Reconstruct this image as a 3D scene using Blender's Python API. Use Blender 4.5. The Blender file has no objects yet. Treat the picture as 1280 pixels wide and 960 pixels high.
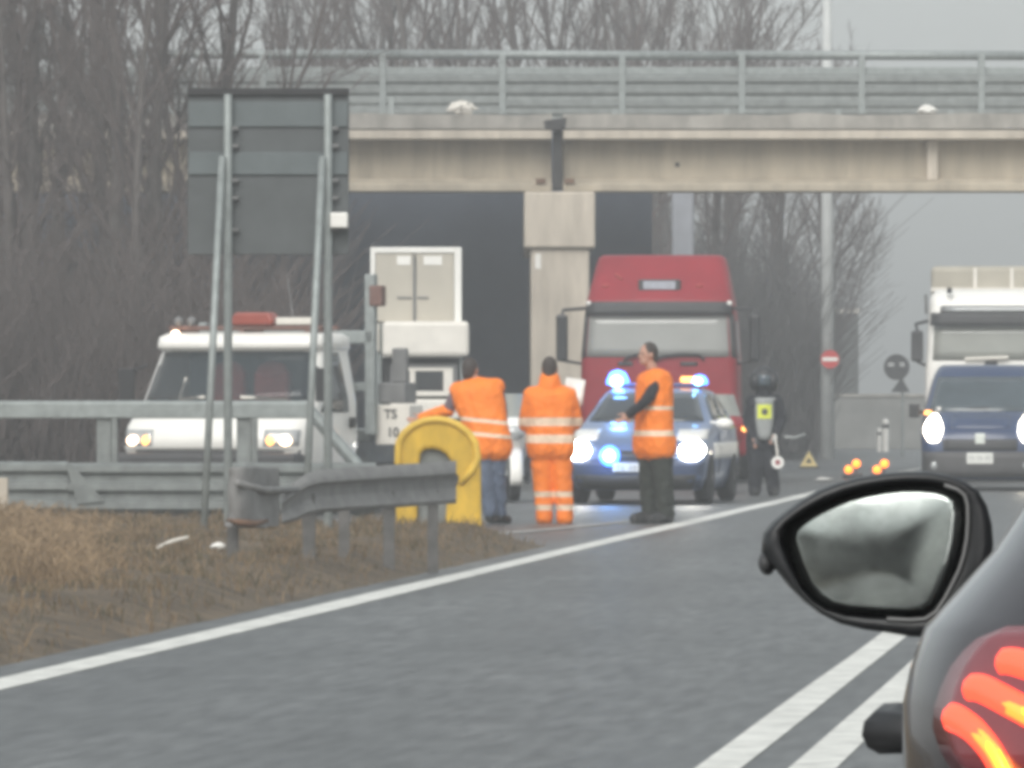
import bpy, math, random
from mathutils import Vector, Matrix, noise as mnoise
R = math.radians
random.seed(11)
C = bpy.context.scene.collection
SC = bpy.context.scene

# ------------------------------------------------------------------ camera, sky, sun, exposure
FPX, VY, EYE = 8400.0, 503.0, 1.27          # focal length in photo pixels, horizon row, eye height
cd = bpy.data.cameras.new('camera'); cam = bpy.data.objects.new('camera', cd); C.objects.link(cam)
cam.location = (0, 0, EYE); cam.rotation_euler = (R(90), 0, 0)
cd.sensor_width = 36; cd.lens = FPX / 1280 * 36; cd.shift_y = (VY - 480) / 1280
cd.clip_start = 0.1; cd.clip_end = 5000
SC.camera = cam
W = bpy.data.worlds.new('World'); SC.world = W; W.use_nodes = True
wn, wl = W.node_tree.nodes, W.node_tree.links
bg = wn['Background']; sky = wn.new('ShaderNodeTexSky'); sky.sky_type = 'NISHITA'; sky.sun_disc = False
SUN_EL, SUN_AZ = R(40), R(195)
sky.sun_elevation = SUN_EL; sky.sun_rotation = SUN_AZ; sky.dust_density = 5; sky.air_density = 1.2
hs = wn.new('ShaderNodeHueSaturation'); hs.inputs['Saturation'].default_value = 0.32
tint = wn.new('ShaderNodeMix'); tint.data_type = 'RGBA'; tint.blend_type = 'MULTIPLY'; tint.inputs[0].default_value = 1; tint.inputs[7].default_value = (.955, 1.0, .995, 1)
gm = wn.new('ShaderNodeGamma'); gm.inputs[1].default_value = 0.45; wl.new(sky.outputs[0], gm.inputs[0]); wl.new(gm.outputs[0], hs.inputs['Color']); wl.new(hs.outputs[0], tint.inputs[6]); wl.new(tint.outputs[2], bg.inputs[0]); bg.inputs[1].default_value = 0.15
sd = bpy.data.lights.new('sun', 'SUN'); sd.energy = 0.8; sd.angle = R(40); sd.color = (1, .97, .93)
sun = bpy.data.objects.new('sun', sd); C.objects.link(sun)
sv = Vector((math.sin(SUN_AZ) * math.cos(SUN_EL), math.cos(SUN_AZ) * math.cos(SUN_EL), math.sin(SUN_EL)))
sun.rotation_euler = sv.to_track_quat('Z', 'Y').to_euler(); sun.location = (0, -20, 60)
SC.view_settings.view_transform = 'Standard'; SC.view_settings.look = 'None'
SC.view_settings.exposure = 1.5; SC.view_settings.gamma = 1
SC.cycles.filter_width = 4.6; SC.cycles.pixel_filter_type = 'BLACKMAN_HARRIS'
SC.cycles.use_denoising = True
SC.cycles.max_bounces = 6; SC.cycles.volume_bounces = 3; SC.cycles.transparent_max_bounces = 8
HAZE = 0.0019

# ------------------------------------------------------------------ helpers
def P(x, y, D):                              # a pixel of the photo at distance D, as a world point
    return Vector(((x - 640) * D / FPX, D, EYE - (y - VY) * D / FPX))
def S(D): return FPX / D

class MB:
    def __init__(s): s.v = []; s.f = []
    def add(s, vs, fs):
        o = len(s.v); s.v += [tuple(p) for p in vs]; s.f += [tuple(i + o for i in f) for f in fs]; return s
    def box(s, c, d, rot=None):
        x, y, z = d[0] / 2, d[1] / 2, d[2] / 2; c = Vector(c)
        vs = [Vector(q) for q in ((-x,-y,-z),(x,-y,-z),(x,y,-z),(-x,y,-z),(-x,-y,z),(x,-y,z),(x,y,z),(-x,y,z))]
        if rot is not None: vs = [rot @ q for q in vs]
        return s.add([c + q for q in vs], [(0,3,2,1),(4,5,6,7),(0,1,5,4),(1,2,6,5),(2,3,7,6),(3,0,4,7)])
    def bx(s, x0, x1, y0, y1, z0, z1):
        return s.box(((x0+x1)/2, (y0+y1)/2, (z0+z1)/2), (abs(x1-x0), abs(y1-y0), abs(z1-z0)))
    def tube(s, a, b, r0, r1=None, n=8, cap=True):
        r1 = r0 if r1 is None else r1; a = Vector(a); b = Vector(b); d = b - a
        if d.length < 1e-6: return s
        d.normalize(); u = d.orthogonal().normalized(); w = d.cross(u)
        vs = []
        for c, r in ((a, r0), (b, r1)):
            for i in range(n):
                t = 2*math.pi*i/n; vs.append(c + (u*math.cos(t) + w*math.sin(t))*r)
        fs = [(i, (i+1) % n, n+(i+1) % n, n+i) for i in range(n)]
        if cap: fs += [tuple(range(n-1, -1, -1)), tuple(range(n, 2*n))]
        return s.add(vs, fs)
    def path(s, pts, r, n=8):
        pts = [Vector(p) for p in pts]; rs = r if isinstance(r, (list, tuple)) else [r]*len(pts)
        rings = []; u = None
        for i, p in enumerate(pts):
            d = (pts[min(i+1, len(pts)-1)] - pts[max(i-1, 0)]).normalized()
            u = d.orthogonal().normalized() if u is None else (u - d*u.dot(d)).normalized()
            w = d.cross(u)
            rings.append([p + (u*math.cos(2*math.pi*k/n) + w*math.sin(2*math.pi*k/n))*rs[i] for k in range(n)])
        return s.loft(rings)
    def loft(s, rings, cap=True, closed=True):
        n = len(rings[0]); vs = [p for r in rings for p in r]; fs = []
        for j in range(len(rings)-1):
            for i in range(n if closed else n-1):
                k = (i+1) % n; fs.append((j*n+i, j*n+k, (j+1)*n+k, (j+1)*n+i))
        if cap and closed: fs += [tuple(range(n-1, -1, -1)), tuple((len(rings)-1)*n+i for i in range(n))]
        return s.add(vs, fs)
    def prism(s, poly, fn, a, b):             # poly of 2-D points, fn(u, v, t) -> 3-D point
        return s.loft([[fn(u, v, a) for u, v in poly], [fn(u, v, b) for u, v in poly]])
    def lathe(s, prof, o, ax='z', n=20):      # prof (r, h) pairs
        o = Vector(o); rings = []
        for r, h in prof:
            q = []
            for i in range(n):
                c, t = math.cos(2*math.pi*i/n)*r, math.sin(2*math.pi*i/n)*r
                q.append(o + Vector({'z': (c, t, h), 'x': (h, c, t), 'y': (c, h, t)}[ax]))
            rings.append(q)
        return s.loft(rings)
    def ell(s, c, r, rot=None, nu=14, nv=9):
        c = Vector(c); r = (r, r, r) if isinstance(r, (int, float)) else r; rings = []
        for j in range(nv+1):
            t = math.pi*min(max(j/nv, .02), .98) - math.pi/2; q = []
            for i in range(nu):
                a = 2*math.pi*i/nu
                p = Vector((math.cos(a)*math.cos(t)*r[0], math.sin(a)*math.cos(t)*r[1], math.sin(t)*r[2]))
                q.append(c + (rot @ p if rot is not None else p))
            rings.append(q)
        return s.loft(rings)
    def caps(s, a, ra, b, rb=None):           # tapered limb with round ends
        rb = ra if rb is None else rb
        s.tube(a, b, ra, rb, 12); s.ell(a, ra, None, 12, 8); s.ell(b, rb, None, 12, 8); return s
    def grid(s, fn, nu, nv):
        vs = [fn(i/nu, j/nv) for j in range(nv+1) for i in range(nu+1)]
        return s.add(vs, [(j*(nu+1)+i, j*(nu+1)+i+1, (j+1)*(nu+1)+i+1, (j+1)*(nu+1)+i) for j in range(nv) for i in range(nu)])
    def build(s, name, mat, parent=None, smooth=False, bevel=0, solid=0, sub=0, remesh=0, label=None, auto=False):
        me = bpy.data.meshes.new(name); me.from_pydata(s.v, [], s.f); me.update()
        me.materials.append(mat)
        o = bpy.data.objects.new(name, me); C.objects.link(o)
        if parent: o.parent = parent
        if smooth or remesh: me.polygons.foreach_set('use_smooth', [True]*len(me.polygons))
        if solid:
            m = o.modifiers.new('solid', 'SOLIDIFY'); m.thickness = solid; m.offset = 0
        if remesh:
            m = o.modifiers.new('remesh', 'REMESH'); m.mode = 'VOXEL'; m.voxel_size = remesh; m.use_smooth_shade = True
            m = o.modifiers.new('smooth', 'SMOOTH'); m.factor = .5; m.iterations = 4
        if sub:
            m = o.modifiers.new('sub', 'SUBSURF'); m.levels = m.render_levels = sub
        if bevel:
            m = o.modifiers.new('bevel', 'BEVEL'); m.width = bevel; m.segments = 2; m.limit_method = 'ANGLE'; m.angle_limit = R(40)
        if label: o['label'] = label
        return o

def tag(o, label, cat, group=None, kind=None):
    o['label'] = label; o['category'] = cat
    if group: o['group'] = group
    if kind: o['kind'] = kind
    return o
def thing(name, label, cat, loc=(0, 0, 0), rz=0, group=None):
    o = bpy.data.objects.new(name, None); C.objects.link(o); o.empty_display_size = .2
    o.location = loc; o.rotation_euler = (0, 0, rz)
    return tag(o, label, cat, group)
def kids(o): return [c for c in bpy.data.objects if c.parent == o]
def dup(o, parent=None):
    c = o.copy(); C.objects.link(c); c.parent = parent
    for k in kids(o): dup(k, c)
    return c

def mat(name, col, rough=.6, metal=0, var=.12, scale=6, bump=0, spec=.5, emit=None, es=1, coat=0, col2=None, stretch=None):
    m = bpy.data.materials.new(name); m.use_nodes = True; n, l = m.node_tree.nodes, m.node_tree.links
    b = n['Principled BSDF']; b.inputs['Roughness'].default_value = rough; b.inputs['Metallic'].default_value = metal
    b.inputs['Specular IOR Level'].default_value = spec; b.inputs['Coat Weight'].default_value = coat
    b.inputs['Base Color'].default_value = (*col, 1)
    if var:
        tc = n.new('ShaderNodeTexCoord'); nz = n.new('ShaderNodeTexNoise'); nz.inputs['Scale'].default_value = scale
        nz.inputs['Detail'].default_value = 6; nz.inputs['Roughness'].default_value = .65
        if stretch:
            mp_ = n.new('ShaderNodeMapping'); mp_.inputs['Scale'].default_value = stretch; l.new(tc.outputs['Object'], mp_.inputs[0]); l.new(mp_.outputs[0], nz.inputs['Vector'])
        else: l.new(tc.outputs['Object'], nz.inputs['Vector'])
        rp = n.new('ShaderNodeValToRGB'); rp.color_ramp.elements[0].position = .3; rp.color_ramp.elements[1].position = .7
        c2 = col2 or tuple(min(c*(1+var), 1) for c in col); c1 = tuple(c*(1-var) for c in col)
        rp.color_ramp.elements[0].color = (*c1, 1); rp.color_ramp.elements[1].color = (*c2, 1)
        l.new(nz.outputs[0], rp.inputs[0]); l.new(rp.outputs[0], b.inputs['Base Color'])
        if bump:
            bp = n.new('ShaderNodeBump'); bp.inputs['Strength'].default_value = bump; bp.inputs['Distance'].default_value = .02
            l.new(nz.outputs[0], bp.inputs['Height']); l.new(bp.outputs[0], b.inputs['Normal'])
    if emit:
        b.inputs['Emission Color'].default_value = (*emit, 1); b.inputs['Emission Strength'].default_value = es
    return m

def stripes(m, axis, bands, col, rough=.35):   # reflective bands sewn into a garment, in its own coordinates
    n, l = m.node_tree.nodes, m.node_tree.links; b = n['Principled BSDF']
    tc = n.new('ShaderNodeTexCoord'); dt = n.new('ShaderNodeVectorMath'); dt.operation = 'DOT_PRODUCT'
    dt.inputs[1].default_value = axis; l.new(tc.outputs['Object'], dt.inputs[0]); acc = None
    for z0, z1 in bands:
        c = n.new('ShaderNodeMath'); c.operation = 'COMPARE'; l.new(dt.outputs['Value'], c.inputs[0])
        c.inputs[1].default_value = (z0+z1)/2; c.inputs[2].default_value = abs(z1-z0)/2
        if acc is None: acc = c
        else:
            a = n.new('ShaderNodeMath'); a.operation = 'MAXIMUM'; l.new(acc.outputs[0], a.inputs[0]); l.new(c.outputs[0], a.inputs[1]); acc = a
    mx = n.new('ShaderNodeMix'); mx.data_type = 'RGBA'; l.new(acc.outputs[0], mx.inputs[0])
    src = b.inputs['Base Color'].links[0].from_socket if b.inputs['Base Color'].links else None
    if src: l.new(src, mx.inputs[6])
    else: mx.inputs[6].default_value = b.inputs['Base Color'].default_value
    mx.inputs[7].default_value = (*col, 1); l.new(mx.outputs[2], b.inputs['Base Color'])
    return m

M = {}
M['galv'] = mat('galvanised', (.29, .315, .31), .55, .3, .2, 9)
M['galv_dull'] = mat('galvanised_dull', (.22, .235, .23), .6, .25, .25, 7)
M['galv_brown'] = mat('galvanised_grimy', (.23, .225, .22), .65, .2, .25, 8)
M['post_grimy'] = mat('grimy_post', (.13, .125, .12), .7, .15, .35, 7)
M['yellow'] = mat('yellow_plastic', (.68, .43, .04), .6, 0, .3, 4, stretch=(1, 1, .5))
M['sign_back'] = mat('sign_back', (.095, .104, .107), .6, .2, .12, 4)
M['sign_rib'] = mat('sign_rib', (.125, .145, .15), .6, .2, .12, 4)
M['concrete'] = mat('concrete', (.42, .365, .285), .9, 0, .26, 2.2, .1, stretch=(1, 1, .16))
M['concrete_pale'] = mat('concrete_pale', (.52, .46, .385), .9, 0, .24, 2.6, .1, stretch=(1, 1, .2))
M['concrete_grey'] = mat('concrete_grey', (.33, .31, .28), .9, 0, .4, 1.6, .15, stretch=(1, 1, .5))
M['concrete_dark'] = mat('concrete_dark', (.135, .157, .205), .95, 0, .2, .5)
M['soot'] = mat('dark_joint', (.045, .043, .043), .95, 0, .2, 3)
M['white'] = mat('white_paint', (.82, .80, .755), .4, 0, .05, 2, coat=.3)
M['white_dirty'] = mat('white_dirty', (.74, .70, .635), .5, 0, .1, 2.5)
M['container'] = mat('container_door', (.46, .425, .36), .6, 0, .08, 2)
M['black'] = mat('black_plastic', (.022, .022, .024), .45, 0, .2, 6)
M['dark'] = mat('dark_grey', (.05, .05, .052), .6, 0, .2, 5)
M['midgrey'] = mat('mid_grey', (.17, .17, .17), .6, 0, .2, 5)
M['tyre'] = mat('tyre_rubber', (.022, .022, .023), .85, 0, .2, 9)
M['rim'] = mat('wheel_rim', (.35, .35, .36), .35, .7, .1, 8)
M['red'] = mat('red_paint', (.27, .014, .024), .5, 0, .12, 2, spec=.3, coat=.1)
M['red_dull'] = mat('red_faded', (.36, .06, .05), .55, 0, .2, 7)
M['brick_red'] = mat('beacon_red', (.30, .065, .045), .4, 0, .1, 6)
M['rust'] = mat('rusty_brown', (.16, .09, .075), .7, 0, .25, 8)
M['glass'] = mat('vehicle_glass', (.03, .036, .04), .07, 0, .1, 2, spec=.8)
M['glass_van'] = mat('vehicle_glass_grey', (.055, .072, .083), .1, 0, .25, 2.2, spec=.7)
M['glass_pale'] = mat('glass_pale_curtain', (.29, .29, .275), .15, 0, .1, 1.6, spec=.7)
M['glass_mid'] = mat('glass_mid', (.27, .275, .25), .15, 0, .12, 1.6, spec=.7)
M['blue_van'] = mat('blue_paint', (.022, .042, .105), .35, 0, .1, 2, coat=.4)
M['blue_car'] = mat('light_blue_paint', (.12, .175, .31), .35, 0, .06, 2, coat=.5)
M['plate'] = mat('number_plate', (.72, .72, .68), .5, 0, .05, 9)
M['ink'] = mat('ink', (.06, .06, .065), .7, 0, 0)
M['ink_soft'] = mat('ink_soft', (.3, .3, .3), .7, 0, 0)
M['headlight'] = mat('headlight_on', (.8, .8, .8), .2, 0, 0, emit=(1, .96, .86), es=15)
M['headlight_van'] = mat('headlight_yellowish', (.8, .8, .8), .2, 0, 0, emit=(1, .88, .68), es=8)
M['headlight_warm'] = mat('headlight_warm', (.8, .8, .8), .2, 0, 0, emit=(1, .66, .42), es=3)
M['headlight_off'] = mat('headlight_glass', (.42, .43, .43), .12, .2, .1, 9)
M['amber'] = mat('amber_lamp', (.8, .3, .05), .3, 0, 0, emit=(1, .40, .1), es=1.6)
M['amber_bright'] = mat('amber_flash', (.8, .35, .05), .3, 0, 0, emit=(1, .2, .015), es=1.4)
M['blue_flash'] = mat('blue_beacon', (.1, .3, .9), .2, 0, 0, emit=(.05, .22, 1), es=2.2)
M['blue_core'] = mat('blue_beacon_core', (.6, .8, 1), .2, 0, 0, emit=(.22, .58, 1), es=5)
M['orange'] = mat('hi_vis_orange', (.97, .225, .012), .7, 0, .08, 9)
M['skin'] = mat('skin', (.46, .25, .18), .55, 0, .1, 20)
M['hair'] = mat('dark_hair', (.045, .033, .028), .7, 0, .25, 40)
M['jeans'] = mat('blue_jeans', (.10, .125, .18), .85, 0, .25, 12)
M['navy'] = mat('navy_cloth', (.012, .013, .018), .85, 0, .25, 12)
M['camo'] = mat('dark_camouflage_cloth', (.024, .028, .022), .85, 0, .5, 14)
M['purple_grey'] = mat('grey_purple_cloth', (.17, .12, .14), .85, 0, .2, 12)
M['boot'] = mat('boot_leather', (.02, .02, .02), .55, 0, .2, 12)
M['silver'] = mat('reflective_tape', (.62, .56, .50), .45, 0, .1, 9)
M['bib'] = mat('pale_grey_bib', (.30, .31, .30), .7, 0, .15, 9)
M['neon'] = mat('neon_yellow', (.75, .80, .08), .7, 0, .1, 9)
M['paint_line'] = mat('road_paint', (.62, .615, .58), .75, 0, .3, 5)
M['bark'] = mat('bark', (.105, .092, .086), .95, 0, .3, 3)
M['twig'] = mat('bare_twigs', (.105, .085, .08), .95, 0, .25, 2)
M['twig_far'] = mat('far_twigs', (.10, .095, .095), .95, 0, .25, 2)

# ------------------------------------------------------------------ ground, roads, paint
def ground_mat():
    m = mat('asphalt', (.078, .08, .08), .42, 0, .2, .8, spec=.5)
    n, l = m.node_tree.nodes, m.node_tree.links; b = n['Principled BSDF']
    tc = n.new('ShaderNodeTexCoord'); nz = n.new('ShaderNodeTexNoise'); nz.inputs['Scale'].default_value = 55
    nz.inputs['Detail'].default_value = 4; l.new(tc.outputs['Object'], nz.inputs['Vector'])
    bp = n.new('ShaderNodeBump'); bp.inputs['Strength'].default_value = .35; bp.inputs['Distance'].default_value = .01
    l.new(nz.outputs[0], bp.inputs['Height']); l.new(bp.outputs[0], b.inputs['Normal'])
    mp = n.new('ShaderNodeMapping'); mp.inputs['Rotation'].default_value = (0, 0, math.atan(860/FPX)); l.new(tc.outputs['Object'], mp.inputs[0])
    src = b.inputs['Base Color'].links[0].from_socket
    def layer(scale, sc3, lo, hi, detail):
        nonlocal src
        q = n.new('ShaderNodeMapping'); q.inputs['Scale'].default_value = sc3; l.new(mp.outputs[0], q.inputs[0])
        t = n.new('ShaderNodeTexNoise'); t.inputs['Scale'].default_value = scale; t.inputs['Detail'].default_value = detail; l.new(q.outputs[0], t.inputs['Vector'])
        r = n.new('ShaderNodeMapRange'); r.inputs[1].default_value = .3; r.inputs[2].default_value = .7; r.inputs[3].default_value = lo; r.inputs[4].default_value = hi; l.new(t.outputs[0], r.inputs[0])
        x = n.new('ShaderNodeMix'); x.data_type = 'RGBA'; x.blend_type = 'MULTIPLY'; x.inputs[0].default_value = 1
        l.new(src, x.inputs[6]); l.new(r.outputs[0], x.inputs[7]); src = x.outputs[2]; return t
    t1 = layer(1.0, (1.5, .03, 1), .66, 1.22, 3)     # wheel tracks running with the lane
    layer(1.0, (1.1, .16, 1), .74, 1.22, 6)            # old patches
    layer(12, (1, .12, 1), .6, 1.5, 4)                # stone in the surface
    layer(90, (1, 1, 1), .75, 1.25, 2)
    l.new(src, b.inputs['Base Color'])
    mr = n.new('ShaderNodeMapRange'); mr.inputs[3].default_value = .34; mr.inputs[4].default_value = .56
    l.new(t1.outputs[0], mr.inputs[0]); l.new(mr.outputs[0], b.inputs['Roughness'])
    return m
M['asphalt'] = ground_mat()
M['soil'] = mat('dry_ground', (.13, .105, .075), .95, 0, .35, 2.2, .3)
RD = 860 / FPX                                # the road's drift to the right per metre ahead
def RX(off, Y): return off + RD * Y           # world x of a line that runs with the road
def strip(name, m, o0, o1, Y0, Y1, z, step=8, wob=0):
    b = MB(); n = max(1, int((Y1-Y0)/step))
    b.grid(lambda i, j: (RX(o0+(o1-o0)*i + wob*mnoise.noise((i*9, (Y0+(Y1-Y0)*j)*.12, o0)), Y0+(Y1-Y0)*j), Y0+(Y1-Y0)*j, z), 1, n)
    return b.build(name, m)
g = MB(); g.grid(lambda i, j: (-260+520*i, -170+640*j, -.02), 12, 12)
o = g.build('ground', M['soil']); o['kind'] = 'structure'
o = strip('road', M['asphalt'], -5.78, 3.4, -160, 440, 0.0); o['kind'] = 'structure'
rp = MB(); rp.add([(-40, 50, -.006), (RX(-5.7, 50), 50, -.006), (RX(-5.7, 420), 420, -.006), (-40, 420, -.006)], [(0, 1, 2, 3)])
o = rp.build('ramp', M['asphalt']); o['kind'] = 'structure'
o = strip('edge_line', M['paint_line'], -5.515, -5.29, -160, 330, .004, 1.5, .03); o['kind'] = 'structure'
for a in (-1.75, -1.42):
    o = strip('centre_line', M['paint_line'], a, a+.165, -160, 330, .004, 1.5, .02); o['kind'] = 'structure'
rl = MB(); pts = [P(640, 674, 1), P(690, 664, 1), P(740, 658, 1), P(802, 652, 1), P(830, 648, 1)]
q = []
for px, py in ((610, 668.6), (650, 666), (690, 662.5), (740, 657.5), (802, 651), (840, 647)):
    D = EYE*FPX/(py-VY); q.append(((px-640)*D/FPX, D))
rl.grid(lambda i, j: (q[round(j*5)][0], q[round(j*5)][1]+.9*i, .003), 1, 5)
o = rl.build('ramp_line', mat('worn_road_paint', (.36, .355, .34), .8, 0, .4, 5)); o['kind'] = 'structure'

# grass verge running to the nose of the gore
def verge_right(Y):
    if Y < 59.2: return RX(-5.64, Y) + .03*mnoise.noise((Y*.8, 0, 0))
    t = Y-59.2
    return RX(-5.64, 59.2) + .1*t - .22*t*t
def vz(x, Y):
    d = max(0, verge_right(Y) - x); a = min(1, d/.9); a = a*a*(3-2*a)
    back = min(1, max(0, (72-Y)/3))
    n = mnoise.noise((x*1.3, Y*.6, 0))*.06 + mnoise.noise((x*4, Y*2, 3))*.02
    return -.012 + a*back*(.185 + n + .02*min(1, d/4))
v = MB()
def vf(i, j):
    Y = 14 + 58*j; xr = verge_right(Y); x = xr - 24*(1-i)**2.2
    return (x, Y, vz(x, Y))
v.grid(vf, 70, 150)
M['verge'] = mat('dry_grass_earth', (.085, .066, .046), .95, 0, .5, 3.2, .6, col2=(.165, .12, .075))
o = v.build('verge', M['verge'], smooth=True); o['kind'] = 'structure'
def grass(name, count, seed, m, xmax, hl, wl, near):
    rnd = random.Random(seed); b = MB()
    for _ in range(count):
        Y = rnd.uniform(26, 66) if not near else rnd.uniform(44, 66)
        d = rnd.uniform(.12, xmax)**1.0; x = verge_right(Y) - d
        if d < .7 and rnd.random() > d*1.3: continue
        c = mnoise.noise((x*2.2, Y*.9, 7))
        if c < -.12 and rnd.random() < .8: continue
        z = vz(x, Y)-.01; h = rnd.uniform(*hl)*(1+.8*c); a = rnd.uniform(0, 6.28); L = rnd.uniform(.2, 1.1)*h; w = rnd.uniform(*wl)
        ex, ey = math.cos(a)*L, math.sin(a)*L; px, py = -math.sin(rnd.uniform(0, 6.28))*w, w*.4
        b.add([(x-px, Y-py, z), (x+px, Y+py, z), (x+ex*.4+px*.7, Y+ey*.4, z+h*.7), (x+ex*.4-px*.7, Y+ey*.4, z+h*.7), (x+ex, Y+ey, z+h*(.55 if rnd.random() < .5 else 1))],
              [(0, 1, 2, 3), (3, 2, 4)])
    return tag(b.build(name, m), 'dry straw-coloured and olive grass covering the verge', 'grass', kind='stuff')
grass('dry_grass', 46000, 3, mat('straw', (.165, .115, .07), .9, 0, .45, 6, col2=(.27, .195, .12)), 8, (.025, .11), (.003, .007), False)
o = grass('olive_grass', 30000, 5, mat('olive_grass', (.085, .075, .045), .9, 0, .4, 5), 8, (.02, .09), (.003, .006), False)
o['label'] = 'dull olive-green grass blades mixed through the dry verge'

rnd = random.Random(17); b = MB()
for _ in range(2600):
    Y = rnd.uniform(40, 58); px = rnd.gauss(40, 60); x = (px-640)*Y/FPX; d = verge_right(Y)-x
    if d < 1.0: continue
    z = vz(x, Y)-.01; h = rnd.uniform(.1, .3)*max(.3, 1-px/260); a = rnd.uniform(0, 6.28); L = h*rnd.uniform(.3, 1.2); w = rnd.uniform(.003, .006)
    dx, dy = math.cos(a)*L, math.sin(a)*L
    b.path([(x, Y, z), (x+dx*.3, Y+dy*.3, z+h*.7), (x+dx*.7, Y+dy*.7, z+h), (x+dx, Y+dy, z+h*.8)], [w, w, w*.8, w*.5], 3)
tag(b.build('tall_straw', mat('tall_straw', (.25, .17, .10), .9, 0, .45, 6, col2=(.40, .29, .18))), 'taller tufts of bent pale straw at the left edge of the verge', 'grass', kind='stuff')

# ------------------------------------------------------------------ road bridge
BD = 120.0; bS = S(BD)
br = thing('road_bridge', 'beige concrete overpass with girders on a square pier crossing above the ramp', 'bridge', (0, BD, 0))
def bz(y): return EYE + (VY-y)/bS
def bxp(x): return (x-640)/bS
XL, XR = -26.0, 30.0
gz0, gz1 = bz(239), bz(174)
for a, b_ in ((XL, bxp(690)), (bxp(704), XR)):
    m = MB(); m.bx(a, b_, 0.5, .8, gz0+.12, gz1)                 # web
    m.prism([(.1, gz0), (1.0, gz0), (1.0, gz0+.13), (.82, gz0+.26), (.48, gz0+.26), (.1, gz0+.13)], lambda u, w, t: (t, u, w), a, b_)
    m.build('girder', M['concrete'], br, bevel=.015)
    for k in (2.6, 5.2, 7.8):
        mm = MB(); mm.bx(a, b_, k, k+.5, gz0+.05+k*.04, gz1); mm.build('girder', M['concrete'], br)
    m = MB(); m.bx(a+.0, b_-.0, -.05, 9.2, gz1, bz(163)); m.build('flange_slab', M['concrete_pale'], br, bevel=.02)
    m = MB(); rr = random.Random(int(a)+50); n = 40
    rings = []
    for i in range(n+1):
        x = a+(b_-a)*i/n; dz = rr.uniform(-.03, .03); dy = rr.uniform(-.02, .02)
        rings.append([(x, -.02+dy, bz(163)+.03), (x, -.02+dy, bz(143)+dz), (x, .6, bz(141)+dz*.5), (x, 9.1, bz(141)), (x, 9.1, bz(163)+.03)])
    m.loft(rings); m.build('deck_edge', M['concrete_grey'], br)
for px in (1167, 1480, 400, 120):
    m = MB(); m.bx(bxp(px-7), bxp(px+7), .3, .52, gz0+.2, gz1); m.build('stiffener', M['concrete_pale'], br, bevel=.03)
m = MB(); m.bx(bxp(691.5), bxp(702.5), .2, .9, gz0+.05, bz(150)); m.build('expansion_joint', M['soot'], br)
m = MB(); m.prism([(bxp(682), bz(162)), (bxp(706), bz(162)), (bxp(708), bz(147)), (bxp(680), bz(151))], lambda u, w, t: (u, t, w), -.06, .05); m.build('joint_stain', M['soot'], br)
M['rust_stain'] = mat('rust_stain', (.17, .10, .065), .9, 0, .3, 9)
for px in (676, 712):
    m = MB(); m.bx(bxp(px-6), bxp(px+6), .06, .3, bz(229), bz(223)); m.build('bearing_block', M['rust_stain'], br)
m = MB(); m.bx(bxp(845), bxp(850), .47, .52, bz(207), bz(202)); m.build('drain_hole', M['soot'], br)
for a, b_ in ((-.1, 1.3), (7.4, 8.8)):
    m = MB(); m.bx(bxp(655), bxp(744), a, b_, bz(310), gz0-.01); m.build('pier_cap', M['concrete_pale'], br, bevel=.04)
m = MB(); m.bx(bxp(663), bxp(737), 7.5, 8.7, -.1, bz(310)); m.build('pier', M['concrete_pale'], br, bevel=.06)
m = MB(); m.bx(bxp(663), bxp(737), 0, 1.1, -.1, bz(310)); m.build('pier', M['concrete_pale'], br, bevel=.06)
fc = thing('concrete_column', 'pale bluish concrete column just beyond the overpass above the red lorry', 'column', (P(854, 0, 136).x, 136, 0))
m = MB(); m.bx(-.22, .22, 0, .44, -.1, 5.9); m.build('shaft', mat('concrete_bluish', (.33, .34, .37), .9, 0, .15, 2), fc, bevel=.06)
m = MB(); m.bx(-.3, .3, -.08, .52, 5.9, 6.05); m.build('cap', M['concrete_grey'], fc, bevel=.03)
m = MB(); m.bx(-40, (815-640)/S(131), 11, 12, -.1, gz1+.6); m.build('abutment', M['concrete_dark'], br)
m = MB(); m.bx(bxp(669), bxp(676), -.012, 0, bz(336), bz(317)); m.build('torn_poster', M['white'], br)
def railing(y, label, lo):
    rt = thing('bridge_railing', label, 'railing', (0, BD+y, 0), 0, 'railings of the overpass')
    zt = bz(68); rnd = random.Random(4)
    m = MB()
    xs = [XL + 6*i for i in range(10)]
    for a, b_ in zip(xs, xs[1:]): m.tube((a, 0, zt+rnd.uniform(-.03, .03)), (b_, 0, zt+rnd.uniform(-.02, .02)), .085, n=10)
    m.build('top_tube', M['galv'], rt, smooth=True)
    m = MB(); m.bx(XL, XR, -.03, .03, bz(92), bz(83)); m.build('rail', M['galv'], rt, bevel=.01)
    prof = [(0, 92), (.05, 95), (.05, 101), (0, 104), (0, 106), (.05, 109), (.05, 115), (0, 119), (0, 121), (.03, 124), (.03, 131), (0, 135)]
    m = MB(); m.grid(lambda i, j: (bxp(632)+(XR-bxp(632))*i, -prof[round(j*11)][0]-.03, bz(prof[round(j*11)][1])), 1, 11); m.build('beam', M['galv_dull'], rt, solid=.006)
    p2 = prof[:8]
    m = MB(); m.grid(lambda i, j: (XL+(bxp(628)-XL)*i, -p2[round(j*7)][0]-.03, bz(p2[round(j*7)][1])), 1, 7); m.build('beam', M['galv_dull'], rt, solid=.006)
    for k in range(-8, 16):
        x = bxp(478+150*k)
        if XL < x < XR:
            m = MB(); m.bx(x-.06, x+.06, -.1, .06, bz(142), zt+.02); m.build('post', M['galv'], rt, bevel=.01)
    return rt
railing(.28, 'grey steel railing on the near edge of the overpass', 0)
railing(8.8, 'grey steel railing on the far edge of the overpass, seen behind the near one', 0)
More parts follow.
